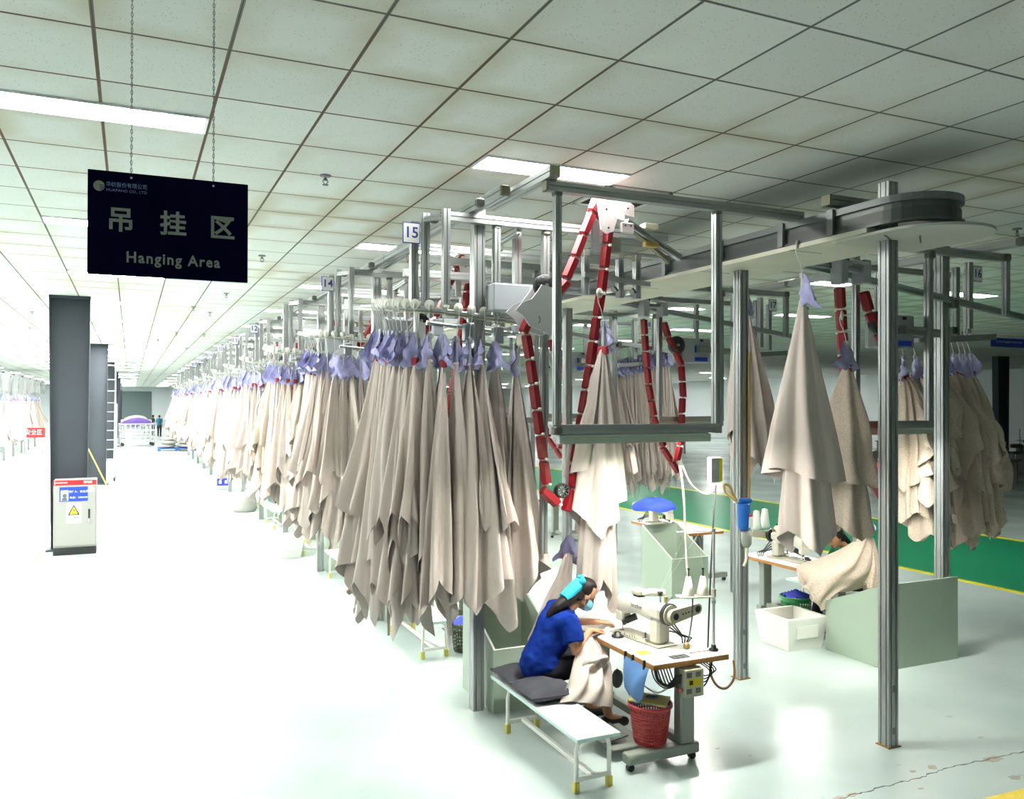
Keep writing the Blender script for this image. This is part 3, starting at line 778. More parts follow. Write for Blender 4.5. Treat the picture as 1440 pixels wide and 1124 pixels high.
def lift_conveyor(label, loc, merge, group=None):
    t = thing('lift_conveyor', label, 'lift conveyor', loc, 0, group); O = Vector(SO)
    P = lambda px, py, y=CY: aty(px, py, y)
    pts = [P(850, 278), P(858, 300), P(852, 350), P(845, 410), P(837, 460), P(830, 510), P(819, 580), P(809, 645), P(806, 685), P(800, 704), P(786, 710), P(773, 698), P(768, 672), P(758, 600), P(746, 510), P(738, 462), P(748, 440), P(772, 425), P(790, 405), P(805, 370), P(822, 325), P(836, 290), P(843, 279)]
    lay_chain(t, pts, True, O, merge)
    # sprocket head at the top
    mb = MB(); c = [P(833, 290), P(838, 276), P(865, 276), P(884, 292), P(884, 308), P(870, 303), P(862, 306), P(855, 328), P(845, 331), P(838, 325), P(836, 310)]
    mb.plate([p+Vector((0, -.09, 0))-O for p in c], (0, .012, 0), PINKP); mb.plate([p+Vector((0, .08, 0))-O for p in c], (0, .012, 0), PINKP)
    for q in [(845, 297), (848, 323), (875, 296)]: p = P(*q)-O; mb.cyl(p+Vector((0, -.10, 0)), p+Vector((0, -.088, 0)), .008, BLACK, 8)
    mb.build('sprocket_plate', t)
    mb = MB(); p = P(852, 297)-O; mb.cyl(p+Vector((0, -.05, 0)), p+Vector((0, .05, 0)), .10, RED, 20); mb.build('sprocket', t)
    mb = MB(); p = P(878, 322)-O; mb.box(p+Vector((-.07, -.06, -.05)), p+Vector((.07, -.02, .05)), PINKP, .008)
    for dx in (-.03, .03): mb.cyl(p+Vector((dx, -.065, .02)), p+Vector((dx, -.058, .02)), .008, BLACK, 8)
    p = P(848, 335)-O; mb.box(p+Vector((-.12, .0, -.14)), p+Vector((-.04, .03, .16)), WHITEP, .01); p = P(866, 340)-O; mb.box(p+Vector((-.05, .02, -.10)), p+Vector((.07, .1, .06)), mat('sprocket_motor', (.30, .29, .22), .5), .015)
    mb.build('bracket', t)
    mb = MB(); a, b = P(880, 312)-O, Vector((5.0, 6.95, 4.07))-O; mb.extr(a, b, .05, .06, ALU); mb.extr(a+Vector((.1, .05, -.05)), b+Vector((-.1, .05, -.04)), .04, .04, CAPM)
    p = a.lerp(b, .38); mb.box(p+Vector((-.06, -.05, .06)), p+Vector((.1, .05, .12)), MACHD, .01); mb.box(p+Vector((-.02, .0, -.10)), p+Vector((.14, .06, -.04)), BRASS, .01)
    mb.build('feed_arm', t)
    # motor box, chute plate and wheel
    mb = MB(); a, b = P(692, 398, 7.05)-O, P(756, 440, 7.05)-O
    mb.box((a.x, a.y-.03, b.z), (b.x, a.y+.16, a.z), GREYP, .012); mb.build('motor_box', t)
    mb = MB(); c = [P(725, 436, 6.66), P(735, 425, 6.66), P(748, 420, 6.66), P(757, 408, 6.66), P(762, 400, 6.66), P(778, 405, 6.66), P(778, 470, 6.66), P(768, 468, 6.66), P(745, 458, 6.66), P(735, 443, 6.66)]
    mb.plate([p-O for p in c], (0, .02, 0), WHITEP); mb.plate([p-O+Vector((0, .2, 0)) for p in c], (0, .02, 0), WHITEP)
    p = P(757, 449, 6.655)-O; mb.tube([p+Vector((0, 0, .03)), p+Vector((.012, -.004, .01)), p+Vector((.012, -.004, -.02)), p+Vector((0, 0, -.035))], .004, BLACK, 6)
    mb.build('chute_plate', t)
    mb = MB(); p = P(765, 402, 6.78)-O; mb.lathe([(.02, -.05), (.075, -.05), (.085, -.035), (.10, -.035), (.10, .035), (.085, .035), (.075, .05), (.02, .05)], p, BLACK, 24, 'y'); mb.cyl(p+Vector((0, -.06, 0)), p+Vector((0, .06, 0)), .018, ALU, 10)
    for k in range(6): q = 2*PI*k/6; mb.tube([p, p+Vector((.08*cos(q), -.048, .08*sin(q)))], .007, ALUD, 5)
    mb.build('drive_wheel', t)
    mb = MB(); p = P(790, 690, 6.75)-O; mb.lathe([(.05, -.03), (.06, -.035), (.068, -.03), (.068, .03), (.05, .035)], p, BLACK, 24, 'y'); mb.cyl(p+Vector((0, -.045, 0)), p+Vector((0, .045, 0)), .012, CHROME, 10)
    for k in range(10): q = 2*PI*k/10; mb.tube([p+Vector((.01*cos(q), -.03, .01*sin(q))), p+Vector((.062*cos(q), -.03, .062*sin(q)))], .005, ALUD, 5)
    mb.build('return_wheel', t)
    mb = MB()
    a, b = P(748, 470, 6.9)-O, P(748, 780, 6.9)-O; b.x = a.x+.12; a.x += .12; mb.extr(b, a, .06, .05, ALU); mb.build('guide_profile', t)
    mb = MB(); p = P(735, 462, 7.0)-O; mb.box(p+Vector((-.04, -.06, -.16)), p+Vector((.10, .06, .02)), MACHD, .01); mb.box(p+Vector((-.10, -.04, -.05)), p+Vector((-.03, .04, .03)), GREYP, .008); mb.build('stop_gate', t)
    return t
lift_conveyor('lift conveyor with red chain loop in front of the plate fifteen rail', STL(0), False)
l1 = lift_conveyor('red chain lift conveyor behind the plate fourteen rail', STL(1), True)
for k in range(2, 13): dup(l1, STL(k), label='red chain lift conveyor behind the hanging sheets of the left line', group='far lift conveyors of the left line')

# work lamps ------------------------------------------------------------------------
WT = mat('work_tube_light', (.9, .9, .9), .5, emit=(1, .97, .90), estr=WORK)
def work_lamp(label, x0, x1, y, z, group=None):
    t = thing('work_lamp', label, 'work lamp', T(((x0+x1)/2, y, z)), 0, group); w = (x1-x0)/2
    mb = MB(); mb.box((-w, -.034, .005), (w, .034, .03), MINT, .006); mb.box((-w, -.034, -.045), (w, -.028, .006), MINT); mb.box((-w, .028, -.045), (w, .034, .006), MINT); mb.build('housing', t)
    for q in (-1, 1): MB().box((q*w-.02, -.03, -.045), (q*w+.02, .03, .02), WHITEP, .004).build('end_socket', t)
    MB().cyl((-w+.03, 0, -.024), (w-.03, 0, -.024), .013, WT, 10).build('tube', t)
    return t
wl = work_lamp('tubular work lamp slung under the bar above the sewing table', 3.08, 4.50, 5.86, 2.335)
for k in range(1, 9): dup(wl, T((3.79, 5.86, 2.335))+Vector((0, SP*LS*k, 0)), label=f'tubular work lamp over the {"second" if k == 1 else "farther"} sewing table of the left line', group=None if k == 1 else 'far work lamps of the left line')

# ================================================================ RIGHT HAND FRAMES (16 and beyond)
RO = Vector((9.58, 7.13, 0)); RSP = 3.58
def right_frame(label, num, loc):
    t = thing('conveyor_frame', label, 'conveyor frame', loc); O = RO
    def B(name, a, b, w=.06, h=None, slots=1): return MB().extr(Vector(a)-O, Vector(b)-O, w, h, slots=slots).build(name, t)
    B('floor_post', U((7.67, 6.09, 0)), U((7.67, 6.09, 4.25)), .115, .115, 2)
    B('crossbar', (6.2, 6.5, 4.31), (9.22, 6.5, 4.31), .08)
    B('crossbar', (6.2, 7.4, 4.25), (9.5, 7.4, 4.25), .07)
    B('long_beam', (8.88, 6.08, 4.40), (8.88, 9.65, 4.40), .085)
    for x, y, z0, z1, w in [(9.22, 6.48, 3.65, 4.30, .065), (8.95, 6.75, 3.5, 4.28, .07), (8.0, 6.52, 2.36, 4.28, .07), (9.13, 7.06, 3.45, 4.28, .07), (8.2, 7.38, 3.5, 4.2, .065), (6.9, 6.5, 2.36, 4.28, .06), (9.52, 7.2, 3.5, 4.25, .065)]:
        B('lamp_strut' if z0 < 3 else 'hanging_strut', (x, y, z0), (x, y, z1), w)
    B('lamp_bar', (6.88, 6.5, 2.40), (8.02, 6.5, 2.40), .07)
    B('feed_rail', (6.0, 6.75, 4.12), (9.75, 6.55, 3.63), .06, .07)
    B('tie_bar', (7.6, 6.52, 3.42), (8.2, 6.58, 3.40), .09)
    B('tie_bar', (8.55, 6.75, 3.36), (9.6, 6.9, 3.44), .07)
    mb = MB()
    for c in [(9.22, 6.48, 4.31), (8.42, 6.62, 4.33), (8.0, 6.5, 4.26), (8.88, 6.06, 4.40), (9.0, 7.0, 3.5), (8.5, 6.6, 3.75)]: mb = MB(); bolt(mb, Vector(c)-O, .045); mb.build('corner_connector', t)
    number_plate(t, num, aty(1374, 384, 6.96)-RO)
    return t
RNUM = ['16', '17', '18', '19']
for k, n in enumerate(RNUM): right_frame(f'aluminium conveyor frame carrying number plate {WORDS[n]} beyond the track', n, T(RO)+Vector((0, RSP*LS*k, 0)))
wl2 = dup(wl, T((7.45, 6.5, 2.335)), label='tubular work lamp above the sewing table of the right line'); wl2.scale = (.78*LS, LS, LS)
for k in (1, 2): o = dup(wl2, T((7.45, 6.5, 2.335))+Vector((0, RSP*LS*k, 0)), label='tubular work lamp farther along the right line', group='far work lamps of the right line')
def right_lift(label, loc, merge):
    t = thing('lift_conveyor', label, 'lift conveyor', loc); O = Vector((6.3, 6.14, 0)); Y = 6.4
    P = lambda px, py, y=Y: aty(px, py, y)
    lay_chain(t, [P(1180, 402), P(1184, 470), P(1190, 540), P(1200, 600), P(1218, 660), P(1235, 690), P(1244, 640), P(1247, 540), P(1244, 490), P(1232, 462), P(1222, 438), P(1214, 408)], False, O, merge)
    mb = MB()
    for px in (1180, 1212):
        p = P(px, 385)-O; mb.box(p+Vector((-.05, -.08, -.1)), p+Vector((.05, .08, .14)), GREYP, .01)
    p = P(1196, 378)-O
    mb.cyl(p+Vector((-.2, 0, 0)), p+Vector((.2, 0, .0)), .03, ALU, 10); mb.cyl(p+Vector((-.1, -.06, .08)), p+Vector((.16, -.06, .06)), .022, CHROME, 10); mb.cyl(p+Vector((-.16, .03, .1)), p+Vector((.05, .03, .16)), .022, ALUD, 8); mb.box(p+Vector((-.18, -.05, -.03)), p+Vector((-.08, .05, .1)), BLACK, .01)
    mb.extr(p+Vector((-1.1, .3, .12)), p+Vector((.1, 0, 0)), .05); mb.build('transfer_head', t)
    mb = MB(); p = P(1236, 454)-O; mb.lathe([(.03, -.04), (.12, -.045), (.13, -.03), (.13, .03), (.12, .045), (.03, .04)], p, BLACK, 22, 'y'); mb.cyl(p+Vector((0, -.06, 0)), p+Vector((0, .06, 0)), .02, ALU, 10); mb.build('drive_wheel', t)
    mb = MB(); a, b = P(1231, 440, 6.6)-O, P(1286, 490, 6.6)-O; mb.box((a.x, a.y, b.z), (b.x, a.y+.15, a.z), GREYP, .01); mb.box((a.x-.01, a.y-.05, b.z), (a.x+.05, a.y+.1, a.z), ALUD, .01)
    p = P(1271, 447, 6.59)-O; mb.box(p+Vector((-.03, -.01, -.012)), p+Vector((.03, .0, .02)), BLACK, .01); mb.build('motor_box', t)
    o = mb = MB(); a, b = P(1260, 456, 6.59)-O, P(1281, 470, 6.59)-O; mb.box((a.x, a.y-.006, b.z), (b.x, a.y+.004, a.z), BLUEP); a, b = P(1260, 478, 6.59)-O, P(1281, 486, 6.59)-O; mb.box((a.x, a.y-.006, b.z), (b.x, a.y+.004, a.z), BLUEP); o = mb.build('blue_label', t)
    mb = MB(); c = P(1271, 459.5, 6.582)-O; text_mb(mb, '中科东成', .06, face_M((c.x, c.y, c.z), (1, 0, 0), (0, 0, 1)), WPAPER, .0005, width=.17); mb.build('lettering', t); mb = MB(); c = P(1271, 466, 6.582)-O; text_mb(mb, 'China Max', .045, face_M((c.x, c.y, c.z), (1, 0, 0), (0, 0, 1)), WPAPER, .0005, width=.15); mb.build('lettering', o)
    return t
rl = right_lift('lift conveyor with red chain beyond the track end post', T((6.3, 6.14, 0)), False)
rl1 = right_lift('red chain lift conveyor under number plate seventeen', T((6.3, 6.14, 0))+Vector((0, RSP*LS, 0)), True)
dup(rl1, T((6.3, 6.14, 0))+Vector((0, 2*RSP*LS, 0)), label='red chain lift conveyor under number plate eighteen')
# big blue line sign at the right edge
t = thing('hanging_sign', 'blue line sign hanging beyond frame sixteen at the right edge', 'sign', tuple(atz(1438, 530, 0)*0+aty(1432, 487, 16.0)))
s = 16.0; a = aty(1393, 455, s); b = aty(1393, 486, s); w = 1.55; h = a.z-b.z
o = t.location; MB().box((a.x-o.x, -.01, b.z-o.z), (a.x-o.x+w, .01, a.z-o.z), BLUEP).build('board', t)
mb = MB(); text_mb(mb, '窗帘吊挂二线', .2, face_M((a.x-o.x+w*.5, -.013, a.z-o.z-h*.36), (1, 0, 0), (0, 0, 1)), WPAPER, .001, width=1.25); mb.build('lettering', t); mb = MB(); text_mb(mb, 'Curtain Hanging Production Line', .09, face_M((a.x-o.x+w*.5, -.013, a.z-o.z-h*.76), (1, 0, 0), (0, 0, 1)), WPAPER, .001, width=1.1); mb.build('lettering', t)
for dx in (.2, 1.35): MB().cyl((a.x-o.x+dx, 0, a.z-o.z), (a.x-o.x+dx, 0, CEIL-o.z), .006, ALUD, 6).build('rod', t)
# ================================================================ HANGING SHEETS
def fold_profile(rng, n):
    """periodic 0..1 pleat profile over theta with uneven pleat widths"""
    w = [rng.uniform(.55, 1.5) for _ in range(n)]; tot = sum(w); edges = [0]
    for x in w: edges.append(edges[-1]+x/tot)
    depth = [rng.uniform(.55, 1.0) for _ in range(n)]
    def f(u):
        u %= 1.0
        for k in range(n):
            if u < edges[k+1]:
                s = (u-edges[k])/(edges[k+1]-edges[k]); return depth[k]*(.5-.5*cos(2*PI*s))**.8
        return 0
    return f
def hem_profile(rng, n, amp):
    xs = sorted((k+rng.uniform(-.3, .3))/n for k in range(n)); hs = [(rng.uniform(.0, .35) if k % 2 else rng.uniform(.55, 1.0)) for k in range(n)]
    def f(u):
        u %= 1.0
        for k in range(n):
            a, b = xs[k], xs[(k+1) % n]+(1 if k == n-1 else 0)
            uu = u if u >= a else u+1
            if a <= uu < b:
                s = (uu-a)/(b-a); return amp*(hs[k]*(1-s)+hs[(k+1) % n]*s)
        return 0
    return f
def sheet_mesh(name, seed, L=2.3, R=.36, flat=.42, m=None, pleats=11, hem=.30, hems=8, over=True, top=.028, power=.9, crumple=0.0, sway=1.0, tier=None):
    rng = random.Random(seed); m = m or CLOTH; mb = MB(); tier_w = .70
    f1 = fold_profile(rng, pleats); f2 = fold_profile(rng, pleats*2+1); h = hem_profile(rng, hems, hem)
    swx, swy = rng.uniform(-.06, .06)*sway, rng.uniform(-.10, .10)*sway
    ph = [rng.uniform(0, 6.28) for _ in range(6)]
    def pt(u, t, Lx, sc=1.0, off=0.0):
        th = 2*PI*u
        base = top+(1-top/R)*R*t**power
        base *= (1+.10*sin(3.1*t+ph[0]))
        A = .16+.36*min(1, t*1.15)**.8
        r = base*(1-A*(f1(u+.03*sin(2.5*t+ph[1]))*.88+.12*f2(u+.02*sin(5*t+ph[2]))))*sc+off
        if crumple: r *= 1+crumple*sin(6*t+2*th+ph[3])*sin(5*t-th+ph[4])*min(1, t*2)
        x = r*cos(th)*flat+swx*t*t; y = r*sin(th)+swy*t*t
        z = -Lx*t
        if crumple: z -= crumple*.12*sin(5*th+ph[5])*sin(6*t)
        return Vector((x, y, z))
    nu, nt = 88, 26
    ts = [(k/nt)**1.15 for k in range(nt+1)]
    rows = [[pt(j/nu, t, L*(1-h(j/nu))) for j in range(nu+1)] for t in ts]
    mb.grid(rows, m)
    if tier:                                            # the lower half of the sheet hanging out below the upper hem
        h2 = hem_profile(rng, hems+1, .16); ox, oy = rng.uniform(-.03, .03), rng.uniform(-.06, .02)
        rows = []
        for k in range(nt+1):
            t = .25+.75*k/nt
            rows.append([pt(j/nu, t, L*tier*(1-h2(j/nu)), tier_w)+Vector((ox*t, oy*t, 0)) for j in range(nu+1)])
        mb.grid(rows, m)
    # gathered knot on top
    mb.lathe([(0, .012), (top*.8, .008), (top*1.05, -.012)], m=m, n=14)
    if over:                                            # a second fold of the same sheet lying outside, ending higher
        for q in range(rng.choice((1, 2, 2))):
            u0 = rng.uniform(0, 1); du = rng.uniform(.22, .42); Lo = L*rng.uniform(.62, .84); nu2 = 34
            hh = hem_profile(rng, 5, .22)
            rows = []
            for t in ts:
                rows.append([pt(u0+du*(j/nu2), t, Lo*(1-hh(j/nu2)), 1.03, .006+.03*t*sin(PI*j/nu2)) for j in range(nu2+1)])
            mb.grid(rows, m)
    return mb.mesh(name)
SHEETS = [sheet_mesh('sheet', 100+k, L=[2.30, 2.2, 2.38, 2.1, 2.32, 2.25, 2.35, 2.05, 2.28, 2.18][k], R=[.40, .42, .37, .44, .39, .41, .38, .46, .40, .43][k], pleats=6+k % 3, hems=5+k % 3, hem=.25, flat=.50) for k in range(10)]
PSHEETS = [sheet_mesh('printed_sheet', 300+k, L=[1.45, 1.6, 1.4, 1.55][k], R=[.44, .48, .42, .46][k], flat=.6, m=PRINT, pleats=6+k, hems=5, hem=.24, crumple=.20, power=.75, tier=1.32) for k in range(4)]

# ---- trolley hanger: roller, wire, clamp, lavender flap ------------------------------
def flap_mesh(seed, w=.21, h=.26):
    rng = random.Random(seed); mb = MB(); n = 9; rows = []
    a = rng.uniform(-.5, .5); k1 = rng.uniform(-1, 1); k2 = rng.uniform(.6, 1.4)
    for i in range(n+1):
        t = i/n; wd = w*(.12+.88*t**.8)*(1-.25*max(0, t-.75)*4*rng.uniform(.3, 1)); row = []
        for j in range(n+1):
            s = j/n-.5
            row.append(Vector((.045*sin(k2*5*s+a*3)*t+.03*t*k1, wd*s*2*.8+.05*a*t, -h*t-(.06*abs(s)*t if seed % 2 else -.05*abs(s)*t))))
        rows.append(row)
    cr = [rng.uniform(0, 6) for _ in range(4)]
    for i, r in enumerate(rows):
        for j, p in enumerate(r):
            p.x += (.022*sin(1.3*j+.9*i+cr[0])+.018*sin(2.1*j-1.4*i+cr[1]))*(i/n); p.z += .022*sin(1.7*j+cr[2])*(i/n); p.y += .015*sin(1.1*i+cr[3])*(i/n)
    back = [[p+Vector((.012, 0, 0)) for p in r] for r in rows]
    mb.grid(rows, LAV); mb.grid(back, LAV)
    q = []
    for r, b in ((rows[-1], back[-1]),): mb.grid([r, b], LAV)
    return mb.mesh('flap')
FLAPS = [flap_mesh(k) for k in range(6)]
def roller_mesh():
    mb = MB(); mb.lathe([(0, -.012), (.016, -.012), (.020, -.008), (.034, -.008), (.041, -.003), (.041, .006), (.034, .010), (.016, .010), (.013, .016), (0, .016)], (0, .036, .004), ROLLERM, 18, 'y'); mb.cyl((0, -.01, .004), (0, .03, .004), .008, STEEL, 8); return mb.mesh('roller')
ROLLME = roller_mesh()
def wire_mesh():
    mb = MB(); mb.tube([(0, .05, .004), (0, .058, -.015), (0, .05, -.07), (0, .02, -.14), (0, 0, -.235)], .0042, STEEL, 6); return mb.mesh('hook_wire')
WIRE = wire_mesh()
def clamp_mesh():
    mb = MB(); mb.box((-.016, -.022, -.275), (.016, .022, -.225), GREYP, .005); mb.tube([(-.02, 0, -.23), (-.03, .0, -.26), (-.012, 0, -.29)], .004, STEEL, 5); mb.box((-.010, -.014, -.45), (.010, .014, -.27), STEEL, .003); return mb.mesh('clamp')
CLAMP = clamp_mesh()
def clip_mesh():
    mb = MB(); mb.box((-.022, -.05, -.51), (.022, .05, -.44), DRED, .008); return mb.mesh('red_clip')
CLIP = clip_mesh()
def joined_hanger():
    mb = MB()
    for me in (ROLLME, WIRE, CLAMP, CLIP, FLAPS[1]):
        dz = -.225 if me is FLAPS[1] else 0
        base = len(mb.v)
        for p in me.polygons: pass
        mt = [m for m in me.materials]
        vs = [v.co+Vector((0, 0, dz)) for v in me.vertices]
        for k, m in enumerate(mt):
            fs = [tuple(p.vertices) for p in me.polygons if p.material_index == k]
            mb.add(vs, fs, m, True)
    return mb.mesh('trolley_hanger')
JOINED = joined_hanger()
def link(name, me, parent=None, loc=None, rz=0):
    o = bpy.data.objects.new(name, me); C.objects.link(o)
    if parent: o.parent = parent
    if loc is not None: o.location = loc
    o.rotation_euler = (0, 0, rz)
    return o
DROP = .455
def hanger(p, rz, label, group, near, rng, wire_len=1.0, red=True):
    if near:
        t = thing('trolley_hanger', label, 'hanger', p, rz, group)
        link("roller", ROLLME, t); link('hook_wire', WIRE, t); link('clamp', CLAMP, t)
        f = link('cloth_flap', rng.choice(FLAPS), t, (0, 0, -.225), rng.uniform(-1.4, 1.4)); f['label'] = 'lavender cloth flap'
        if red: link('red_clip', CLIP, t)
        return t
    return tag(link('trolley_hanger', JOINED, None, p, rz+rng.uniform(-.9, .9)), label, 'hanger', group)
def sheet(p, rz, label, group, me, s=(1, 1, 1)):
    o = link('hanging_sheet', me, None, p, rz); o.scale = s
    return tag(o, label, 'sheet', group)
TRP = [T(p) for p in RPTS]
TOT = sum((b-a).length for a, b in zip(TRP, TRP[1:]))
def bunch(k, seed, ss, place, near, meshes, ordinal=None, dy=0.0, tilt=0.05):
    """sheets on hangers along the rail of left station k"""
    rng = random.Random(seed)
    for i, s in enumerate(ss):
        p, d = along(TRP, s); p.y += SP*LS*k; rz = math.atan2(d.y, d.x)
        if ordinal:
            l1 = f'beige sheet hanging {ORD[i]} from the chute on the rail under number plate {ordinal}'; l2 = f'roller hanger with lavender flap {ORD[i]} from the chute under number plate {ordinal}'; g1, g2 = f'sheets under number plate {ordinal}', f'hangers under number plate {ordinal}'
        else:
            l1 = f'pale sheet hanging in the bunch {place}'; l2 = f'small roller hanger in the bunch {place}'; g1, g2 = f'sheets in the bunch {place}', f'hangers in the bunch {place}'
        hanger(p, rz+rng.uniform(-.15, .15), l2, g2, near, rng, red=rng.random() < .3)
        me = rng.choice(meshes)
        o = sheet(p+Vector((0, 0, -DROP)), rz+rng.uniform(-.35, .35)+rng.choice((0, PI)), l1, g1, me, (rng.uniform(.85, 1.05), rng.uniform(.88, 1.08)*(.70 if s > 1.08 else 1.0), rng.uniform(.94, 1.04)*(1.0 if k == 0 else .90)))
        c = (i-len(ss)/2)/max(1, len(ss))
        o.rotation_euler = (rng.uniform(-tilt, tilt)*.6, rng.uniform(-tilt, tilt), o.rotation_euler.z)
ss15 = [.17]+[.36+.115*i for i in range(7)]+[1.13+.058*i for i in range(11)]
bunch(0, 11, [s for s in ss15 if s < TOT], '', True, SHEETS, 'fifteen')
ss14 = [.30+.10*i for i in range(9)]+[1.18+.055*i for i in range(10)]
bunch(1, 12, [s for s in ss14 if s < TOT], '', True, SHEETS, 'fourteen')
far = [.25+.092*i for i in range(16)]
names = {2: 'between plates fourteen and twelve', 3: 'under number plate twelve', 4: 'under number plate eleven', 5: 'under number plate ten', 6: 'under number plate nine', 7: 'under number plate eight', 8: 'under number plate seven'}
bunch(2, 13, far, names[2], False, SHEETS[:6]+PSHEETS)
for k in range(3, 9): bunch(k, 20+k, [.25+(.105 if k < 6 else .14)*i for i in range(14 if k < 6 else 11)], names[k], False, SHEETS)
for k in range(9, 13): bunch(k, 30+k, [.3+.22*i for i in range(7)], 'at the far end of the left line', False, SHEETS)

# ---- single sheets travelling on the chain and the track ------------------------------
rng = random.Random(77)
def single(px, py_roll, y, label, me, scale=(1, 1, 1), rz=0.0, x=None, wl=1.0):
    p = T(aty(px, py_roll, y)) if x is None else atx(px, py_roll, x)
    hanger(p, rz, 'roller hanger of the '+label, None, True, rng, red=x is None)
    return sheet(p+Vector((0, 0, -DROP)), rz, label, None, me, scale)
LIT = sheet_mesh('sheet', 501, L=1.72, R=.36, flat=.75, pleats=7, hems=5, hem=.22, power=.95, crumple=.10, tier=1.4)
single(848, 412, 6.60, 'white lit sheet rising on the red chain', LIT, rz=.4, scale=(.8, .8, .93))
S1130 = sheet_mesh('sheet', 502, L=1.95, R=.40, flat=.8, pleats=9, hems=4, hem=.22, power=1.0, over=False)
def overlay_mesh(seed, L, R):
    return sheet_mesh('sheet', seed, L=L, R=R, flat=.8, pleats=6, hems=5, hem=.2, power=1.05, over=True, sway=.15)
S1130b = sheet_mesh('sheet', 521, L=1.50, R=.325, flat=.9, pleats=6, hems=4, hem=.10, power=1.0, over=False, sway=.1, tier=1.40)
SPRINT = sheet_mesh('printed_sheet', 531, L=1.28, R=.36, flat=.8, m=PRINT, pleats=6, hems=4, hem=.14, over=False, sway=.2, tier=1.42, crumple=.14)
single(1128, 344, 0, 'olive shaded sheet on the track end left of the tall post', S1130b, x=5.0, rz=.5)
single(1050, 378, 0, 'dim sheet hanging from the track behind the filter post', SHEETS[2], x=5.66, scale=(1.15, 1.05, .74))
o = single(1190, 443, 6.1, 'cream sheet hanging by the red chain beyond the tall post', SPRINT, rz=.6, scale=(1, 1, .86))

# ---- the right hand bunches ----------------------------------------------------------
def right_bunch(pts, n, place, seed, near, meshes, k, tl=.1, ordn=None):
    rng = random.Random(seed); tot = sum((b-a).length for a, b in zip(pts, pts[1:]))
    for i in range(n):
        p, d = along(pts, tot*(i+.5)/n); rz = math.atan2(d.y, d.x)
        l1 = f'sheet {place}'; l2 = f'hanger {place}'
        if ordn: l1, l2 = f'crumpled print sheet {ORD[i]} from left {place}', f'roller hanger {ORD[i]} from left {place}'
        hanger(p, rz, l2, f'hangers {place}', near, rng)
        o = sheet(p+Vector((0, 0, -DROP)), rz+rng.uniform(-.4, .4), l1, f'sheets {place}', rng.choice(meshes), (rng.uniform(.8, 1), rng.uniform(.8, 1), rng.uniform(.9, 1.05)))
        o.rotation_euler = (rng.uniform(-tl, tl), rng.uniform(-tl, tl), o.rotation_euler.z)
Rp = [aty(1262, 470, 6.55), aty(1300, 468, 6.6), aty(1345, 468, 6.75), aty(1368, 470, 7.0)]
right_bunch(Rp, 9, 'in the bunch under number plate sixteen', 61, True, PSHEETS, 0, .12, True)
t = thing('hanger_rail', 'hanger rail under number plate sixteen', 'hanger rail', Rp[0]); t.scale = (1, 1, 1)
MB().tube([p-Rp[0]+Vector((0, 0, -.03)) for p in Rp], .018, ALU, 8).build('rail', t)
for p in Rp[:3]: MB().box(p-Rp[0]+Vector((-.05, .03, -.10)), p-Rp[0]+Vector((.05, .12, .08)), GREYP, .01).build('actuator', t)
# long line of sheets under plate eighteen
Qp = [aty(862, 489, 12.9), aty(905, 480, 12.8), aty(940, 472, 12.7)]
right_bunch(Qp, 22, 'packed in the long row under number plate eighteen', 62, False, SHEETS, 2, .04)
t = thing('hanger_rail', 'hanger rail under number plate eighteen', 'hanger rail', Qp[0]); t.scale = (1, 1, 1)
MB().tube([p-Qp[0]+Vector((0, 0, -.03)) for p in Qp], .018, ALU, 8).build('rail', t)
# ---- mirrored line across the aisle on the far left --------------------------------------
lf = None
for k in range(6):
    y = 40.5+3.4*k
    if lf is None:
        lf = dup(frames[-1], (-4.75, y, 0), math.pi, label='conveyor frame across the aisle on the far left', group='far left line frames')
    else: dup(lf, (-4.75, y, 0), math.pi)
    rng = random.Random(90+k)
    for i in range(7):
        p = Vector((-5.0-.16*i+rng.uniform(-.04, .04), y+.3+rng.uniform(-.5, .6), 3.25))
        hanger(p, rng.uniform(0, 3), 'tiny roller hanger across the aisle on the far left', 'far left hangers', False, rng)
        sheet(p+Vector((0, 0, -DROP)), rng.uniform(0, 3), 'bleached pale sheet hanging across the aisle on the far left', 'far left sheets', rng.choice(SHEETS), (1.25, 1.25, 1.0))
# ================================================================ SEWING STATION FURNITURE
def bench(label, loc, group=None):
    t = thing('bench', label, 'bench', loc, 0, group)       # origin: near left corner on the floor; 0.33 wide, 1.46 long
    o = MB().box((0, 0, .36), (.33, 1.46, .385), BENCHT, .008).build('seat', t)
    mb = MB()
    for a, b in (((-.003, 0), (0, 1.46)), ((.33, 0), (.333, 1.46))): mb.box((a[0], 0, .358), (b[0], 1.46, .383), BENCHE, .001)
    mb.box((0, -.003, .358), (.33, 0, .383), BENCHE, .001); mb.build('edge_band', t)
    for y in (.07, 1.19):
        for x, s in ((.03, 1), (.285, -1)):
            mb = MB(); mb.tube([(x, y, .02), (x, y, .28), (x+.012*s, y, .325), (x+.05*s, y, .352)], .0155, WMETAL, 10)
            l = mb.build('leg', t); MB().box((x-.021, y-.021, 0), (x+.021, y+.021, .075), YFOOT, .006).build('foot_cap', l)
        MB().box((.03, y-.014, .075), (.285, y+.014, .105), WMETAL, .004).build('cross_rail', t)
    MB().box((.14, .07, .08), (.175, 1.19, .11), WMETAL, .004).build('stretcher', t)
    return t
b15 = bench('white topped bench the woman in blue sits on', (2.70, 4.885, 0))
for k in range(1, 6): dup(b15, (2.70, 4.885+SP*LS*k, 0), label='white metal bench under the sheets of plate fourteen' if k == 1 else 'white bench down the left sewing line', group=None if k == 1 else 'far benches of the left line')

